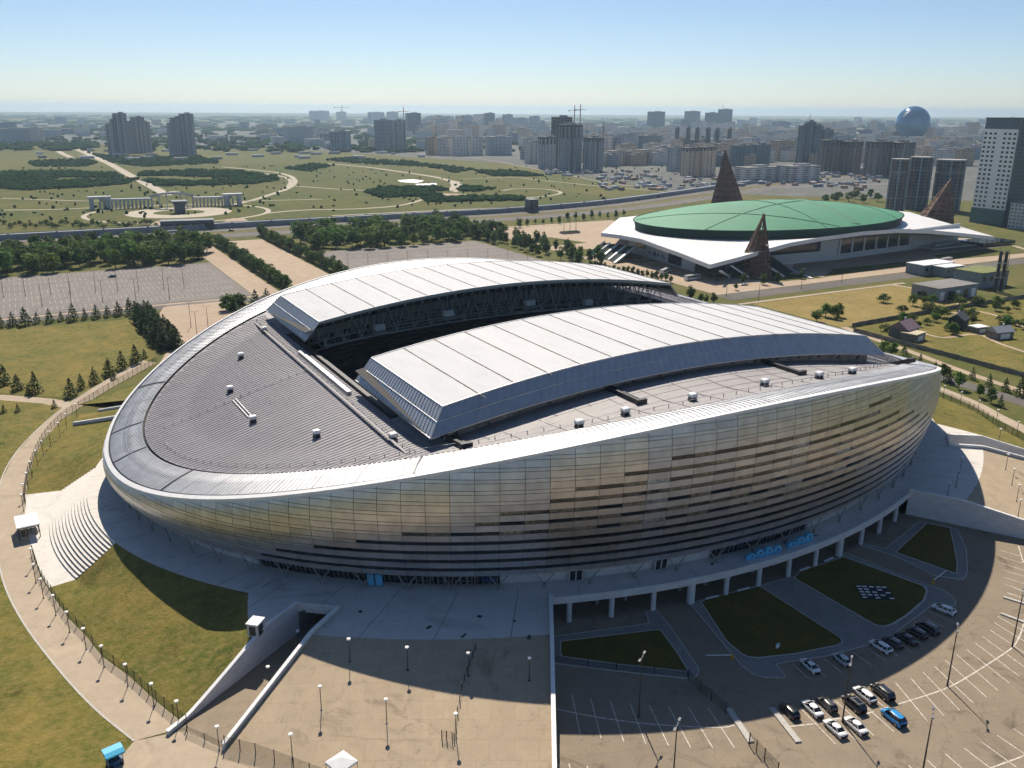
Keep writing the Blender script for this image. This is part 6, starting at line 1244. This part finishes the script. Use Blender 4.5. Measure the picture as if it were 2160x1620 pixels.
def crown_mesh(name, kind, seed, m):
    R = random.Random(seed); V = []; F = []
    def leaf(p, nrm_, s):
        n = Vector(nrm_)+Vector((R.gauss(0, .55), R.gauss(0, .55), R.gauss(0, .55))); n.normalize(); t = n.cross(Vector((R.random()-.5, R.random()-.5, R.random()-.5))).normalized(); b = n.cross(t); k = len(V); s2 = s*R.uniform(.6, 1.2)
        V.extend([tuple(Vector(p)+t*s), tuple(Vector(p)+b*s2*.7), tuple(Vector(p)-t*s), tuple(Vector(p)-b*s2*.7)]); F.append((k, k+1, k+2, k+3))
    if kind == 'pine':
        for j in range(11):
            w = j/10; z = .16+.80*w; rr = .30*(1-w)**.8+.02; n = int(34*(1-w)+8)
            for k in range(n):
                a = R.uniform(0, 2*pi); q = rr*R.uniform(.35, 1.12); leaf((q*cos(a), q*sin(a), z-.10*q/.3+R.gauss(0, .018)), (cos(a)*.5, sin(a)*.5, .8), .055)
        leaf((0, 0, .98), (1, 0, 0), .03)
    else:
        nl = 13 if kind != 'bush' else 9; lobes = []
        for k in range(nl):
            a = R.uniform(0, 2*pi); w = R.uniform(0, 1); z = (.30+.56*w) if kind == 'round' else (.22+.66*w) if kind == 'dark' else (.22+.45*w); rr = (.25 if kind == 'round' else .17 if kind == 'dark' else .36)*sin(pi*(.18+.72*w))*R.uniform(.4, 1.25); lobes.append((rr*cos(a), rr*sin(a), z, R.uniform(.11, .19) if kind != 'bush' else R.uniform(.16, .26)))
        for (x, y, z, r) in lobes:
            for k in range(40):
                d = Vector((R.gauss(0, 1), R.gauss(0, 1), R.gauss(0, 1)+.25)).normalized(); q = r*R.uniform(.55, 1.3); leaf((x+d.x*q, y+d.y*q, z+d.z*q*.9), d, .060 if kind != 'bush' else .075)
    me = bpy.data.meshes.new(name); me.from_pydata(V, [], F); me.materials.append(m); return me
def trunk_mesh(kind, seed):
    R = random.Random(seed); b = MB(); top = .9 if kind == 'pine' else .6; b.tube([(0, 0, -.02), (.005, 0, .2), (0, .008, top)], [.022, .016, .004], 6)
    if kind != 'pine':
        for k in range(5): a = R.uniform(0, 6.28); z = R.uniform(.22, .42); b.tube([(0, 0, z), (.14*cos(a), .14*sin(a), z+.18)], [.010, .004], 5, cap=False)
    return to_mesh(b, 'trunk', M_BARK)
CR = {k: [crown_mesh('crown', k, s*17+len(k), LM[k]) for s in range(1, 5)] for k in ('round', 'dark', 'pine', 'bush')}; TM = {k: [trunk_mesh(k, s) for s in (1, 2)] for k in ('round', 'dark', 'pine', 'bush')}
TR = random.Random(3); NAMES = dict(round='broadleaf_tree', dark='poplar_tree', pine='pine_tree', bush='garden_bush')
def tree(p, h, kind, label, group, wide=1.0):
    r = empty(NAMES[kind], (p[0], p[1], p[2] if len(p) > 2 else 0), TR.uniform(0, 6.28), label=label, cat='tree' if kind != 'bush' else 'bush', group=group); w = h*wide*TR.uniform(.88, 1.15); r.scale = (w, w, h)
    link('trunk', TR.choice(TM[kind]), r); link('crown', TR.choice(CR[kind]), r); return r
def scatter(x0, x1, y0, y1, n, dmin, acc=None):
    out = []; tries = 0
    while len(out) < n and tries < 6000:
        tries += 1; p = (TR.uniform(x0, x1), TR.uniform(y0, y1))
        if acc and not acc(p): continue
        if all((p[0]-q[0])**2+(p[1]-q[1])**2 > dmin*dmin for q in out): out.append(p)
    return out
for p in scatter(-168, -22, 394, 488, 105, 6.2): tree(p, TR.uniform(10, 15.5), TR.choice(('round', 'round', 'dark')), 'broadleaf tree in the dense block behind the far left car park', 'trees behind the far left car park', 1.3)
for y in np.arange(276, 474, 5.6): tree((-9+TR.uniform(-1.2, 1.2), y), TR.uniform(7, 9.5), 'dark', 'dense tree in the left row between the two tan walkways', 'left avenue row', 1.25)
for y in np.arange(292, 510, 6.0): tree((33+TR.uniform(-1.2, 1.2), y), TR.uniform(7, 10), 'dark', 'dense tree in the right row along the wider tan walkway', 'right avenue row', 1.25)
for p in scatter(48, 204, 398, 496, 90, 6.6, lambda p: p[1] > 404 or p[0] < 165): tree(p, TR.uniform(9.5, 15), TR.choice(('round', 'round', 'dark')), 'broadleaf tree in the block behind the second far car park', 'trees behind the second far car park', 1.3)
for p in scatter(182, 208, 262, 480, 56, 6.0): tree(p, TR.uniform(7, 12), 'dark', 'slender tree in the band along the right side of the second far car park', 'band of slender trees', .9)
for x in np.arange(-158, -92, 5.2): tree((x, 247+TR.uniform(-2, 2)), TR.uniform(4.5, 9), 'pine', 'pine in the row along the far edge of the dry lawn', 'pines along the far edge of the dry lawn', 1.15)
for y in np.arange(168, 240, 5.5):
    for dx in (-2, 2.5): tree((-91+dx+TR.uniform(-1, 1)+(y < 200)*2, y), TR.uniform(8, 11.5), 'pine', 'tall pine in the dense double row beside the entrance square', 'double pine row', 1.25)
for i, p in enumerate(((10, 810), (38, 822), (75, 828), (150, 836), (172, 820), (200, 808), (230, 792), (258, 778), (287, 766), (240, 800), (305, 755), (60, 832), (8, 870), (38, 868), (115, 860))):
    q = at(*p); tree(q, (7.5, 6, 8, 7, 6, 6.5, 7, 7.5, 8, 4, 4, 4, 3, 3, 3)[i], 'pine', 'young pine along the near edge of the dry lawn by the path', 'pines along the path', 1.1)
for i, p in enumerate(((478, 655), (492, 668), (512, 655), (500, 648), (539, 642), (563, 636), (545, 652))): tree(at(*p), (9, 10, 8, 8, 8, 7.5, 4)[i], 'dark' if i < 4 else 'pine', 'tree in the clump just behind the left rim of the arena', 'clump behind the left rim', 1.4)
for p in ((1456, 632), (1478, 638), (1490, 640), (1505, 640), (1552, 612), (1640, 595), (1610, 600), (1568, 598), (1500, 590), (1690, 588)): tree(at(*p), TR.uniform(4.5, 8), 'dark', 'young tree on the paving between the arena and the velodrome', 'trees before the velodrome', 1.1)
for p in ((1723, 678), (1741, 668), (1760, 672), (1768, 668)): tree(at(*p), TR.uniform(6, 7.5), 'round', 'tree standing in the dry field beyond the white roof', 'trees in the dry field', 1.4)
for p in ((1862, 748), (1905, 763), (1918, 772), (1940, 770), (1990, 800), (2000, 808), (2022, 820), (2065, 838), (2110, 858), (2050, 800), (2085, 815), (2120, 825), (2150, 835), (1970, 790), (2090, 850), (1880, 755)): tree(at(*p), TR.uniform(4, 7.5), TR.choice(('pine', 'round', 'pine')), 'young tree on the verge between the right fence and the dirt track', 'trees along the right verge', 1.1)
for i in range(46):
    p = (TR.uniform(1860, 2170), TR.uniform(625, 705))
    if 1885 < p[0] < 1955 and p[1] > 690: continue
    tree(at(*p), TR.uniform(3, 7), TR.choice(('bush', 'round', 'bush')), 'leafy bush or tree in the gardens at the right', 'garden greenery', 1.3)
for x in np.arange(1095, 1330, 17): tree(at(x, 478-(x-1095)*.10+TR.uniform(-3, 3)), TR.uniform(5, 9), 'dark', 'tree in the row between the highway and the tan square', 'row by the highway', 1.0)
for x in np.arange(560, 1000, 30): tree(at(x+TR.uniform(-8, 8), 470-(x-560)*.045), TR.uniform(3, 5), 'bush', 'low shrub on the verge beyond the highway', 'shrubs beyond the highway', 1.3)
for x in np.arange(10, 330, 11): tree(at(x, 478+TR.uniform(-7, 5)), TR.uniform(4, 7), 'bush', 'small tree in the strip before the round square', 'trees before the round square', 1.0)
for x in np.arange(1245, 1420, 10): tree(at(x, 565+(x-1245)*.35*.5+TR.uniform(-2, 2)), TR.uniform(4, 6), 'dark', 'small tree in the line behind the far roof panel', 'line behind the far roof panel', 1.0)
for p in ((1760, 430), (1790, 425), (1820, 428), (1850, 425), (1835, 418), (1770, 420), (1805, 420), (1740, 428)): tree(at(*p), TR.uniform(9, 14), 'round', 'large tree behind the green dome', 'trees behind the green dome', 1.4)
# far woods, groves and scattered shrubs as masses
def blob(b, p, s, h, R):
    n = 6; k = len(b.v); prof = ((.0, .55), (.35, 1.0), (.75, .75))
    for (z, r) in prof:
        for j in range(n): a = 2*pi*(j+R.random()*.6)/n; q = s*r*R.uniform(.75, 1.2); b.v.append((p[0]+q*cos(a), p[1]+q*sin(a), h*z*R.uniform(.9, 1.1)))
    b.v.append((p[0], p[1], h))
    for i in range(2):
        for j in range(n): m = (j+1) % n; b.f.append((k+i*n+j, k+i*n+m, k+(i+1)*n+m, k+(i+1)*n+j)); b.m.append(0)
    for j in range(n): b.f.append((k+2*n+j, k+2*n+(j+1) % n, k+3*n)); b.m.append(0)
def inside(p, poly):
    c = False; n = len(poly)
    for i in range(n):
        a, d = poly[i], poly[i-1]
        if (a[1] > p[1]) != (d[1] > p[1]) and p[0] < (d[0]-a[0])*(p[1]-a[1])/(d[1]-a[1])+a[0]: c = not c
    return c
M_WOOD = mat('far_wood', (.010, .034, .010), .95, spec=0.0, col2=(.034, .066, .018), scale=.06)
GR = [[(0, 363), (150, 361), (240, 366), (270, 377), (130, 374), (90, 384), (200, 390), (60, 402), (0, 398)], [(282, 372), (305, 364), (420, 359), (500, 361), (560, 370), (520, 377), (430, 374), (350, 371)], [(95, 384), (180, 380), (290, 379), (268, 388), (180, 396), (70, 400)], [(300, 380), (420, 384), (500, 376), (580, 372), (590, 380), (540, 388), (430, 392), (330, 393)], [(62, 340), (180, 337), (205, 344), (180, 352), (66, 352)], [(770, 406), (800, 397), (930, 395), (945, 402), (890, 406), (930, 414), (800, 417)], [(890, 420), (1000, 416), (1100, 418), (1105, 423), (900, 427)], [(975, 394), (1045, 399), (1000, 405), (965, 402)], [(600, 356), (660, 346), (705, 350), (650, 362)], [(680, 338), (740, 333), (850, 340), (950, 352), (1000, 358), (960, 365), (900, 352), (760, 346)], [(180, 320), (230, 330), (420, 330), (470, 345), (300, 352), (240, 345)], [(440, 300), (560, 297), (590, 310), (470, 316)], [(1000, 362), (1080, 360), (1150, 372), (1040, 372)]]
GR_R = random.Random(9)
for gi, poly in enumerate(GR):
    b = MB(); x0, x1, y0, y1 = min(p[0] for p in poly), max(p[0] for p in poly), min(p[1] for p in poly), max(p[1] for p in poly); n = int((x1-x0)*(y1-y0)*.16)+60; k = 0
    while k < n:
        p = (GR_R.uniform(x0, x1), GR_R.uniform(y0, y1)); k += 1
        if inside(p, poly): blob(b, at(*p), GR_R.uniform(2.5, 5.5), GR_R.uniform(2, 5), GR_R)
    b.build('grove', M_WOOD, kind='stuff', label='dark green grove in the park beyond the highway, patch %s' % ('at the left edge', 'right of the boulevard', 'left of the boulevard', 'before the colonnade', 'by the dark hedge', 'around the oval', 'below the paved square', 'right of the curved path', 'inside the big loop', 'along the far park edge', 'at the tower feet', 'right of the third tower', 'at the meadow corner')[gi], cat='grove')
b = MB()
for i in range(520):
    p = (GR_R.uniform(0, 1400), GR_R.uniform(350, 468))
    if p[1] > 470-(p[0]*.035): continue
    blob(b, at(*p), GR_R.uniform(.8, 2.2), GR_R.uniform(1.2, 3.6), GR_R)
b.build('park_shrubs', M_WOOD, kind='stuff', label='scattered shrubs dotting the park meadows', cat='shrubs')
b = MB()
for i in range(2600):
    x = GR_R.uniform(-60, 2220); y = 243+75*GR_R.random()**1.5+x*.0055
    if 1000 < x and y > 300 and GR_R.random() < .6: continue
    s = GR_R.uniform(5, 14)*max(1, (300-y)/14); blob(b, at(x, y), s*GR_R.uniform(1, 2.2), GR_R.uniform(6, 13), GR_R)
b.build('far_woods', M_WOOD, kind='stuff', label='dark woods between the blocks out to the horizon', cat='woods')
for x in list(range(10, 440, 48))+list(range(90, 420, 66)):                      # lamp masts of the far car parks
    r = empty('lamp_mast', at(x+random.uniform(-6, 6), 650-(x % 3)*22-x*.05), label='thin lamp mast on the far left car park', cat='lamp', group='masts of the far left car park'); link('mast', ME_TP, r); link('twin_lamp_head', ME_TH, r)
for x in list(range(735, 1130, 42)): r = empty('lamp_mast', at(x, 575-(x-735)*.04), label='thin lamp mast on the second far car park', cat='lamp', group='masts of the second far car park'); link('mast', ME_TP, r); link('twin_lamp_head', ME_TH, r)
for (x, y) in ((1532, 625), (1690, 610), (1600, 632), (1775, 596), (2105, 560), (2120, 600), (1270, 560), (1366, 520), (403, 690), (416, 712), (440, 700)): r = empty('lamp_mast', at(x, y), label='thin lamp mast on the paving round the arena', cat='lamp', group='masts on the paving round the arena'); link('mast', ME_TP, r); link('twin_lamp_head', ME_TH, r)
# ================================================================ HAZE
bpy.context.view_layer.update(); ztop = max((o.matrix_world @ Vector(c)).z for o in COL.objects if o.type == 'MESH' for c in o.bound_box)+6
m = bpy.data.materials.new('haze_air'); m.use_nodes = True; n = m.node_tree; n.nodes.remove(n.nodes['Principled BSDF']); pv = n.nodes.new('ShaderNodeVolumePrincipled'); pv.inputs['Color'].default_value = (.62, .83, 1.0, 1); pv.inputs['Density'].default_value = 0.000068; pv.inputs['Anisotropy'].default_value = .55; n.links.new(pv.outputs[0], n.nodes['Material Output'].inputs['Volume'])
MB().box((0, 0, (ztop-1.2)/2), (40000, 40000, ztop+1.2)).build('haze', m, kind='stuff')
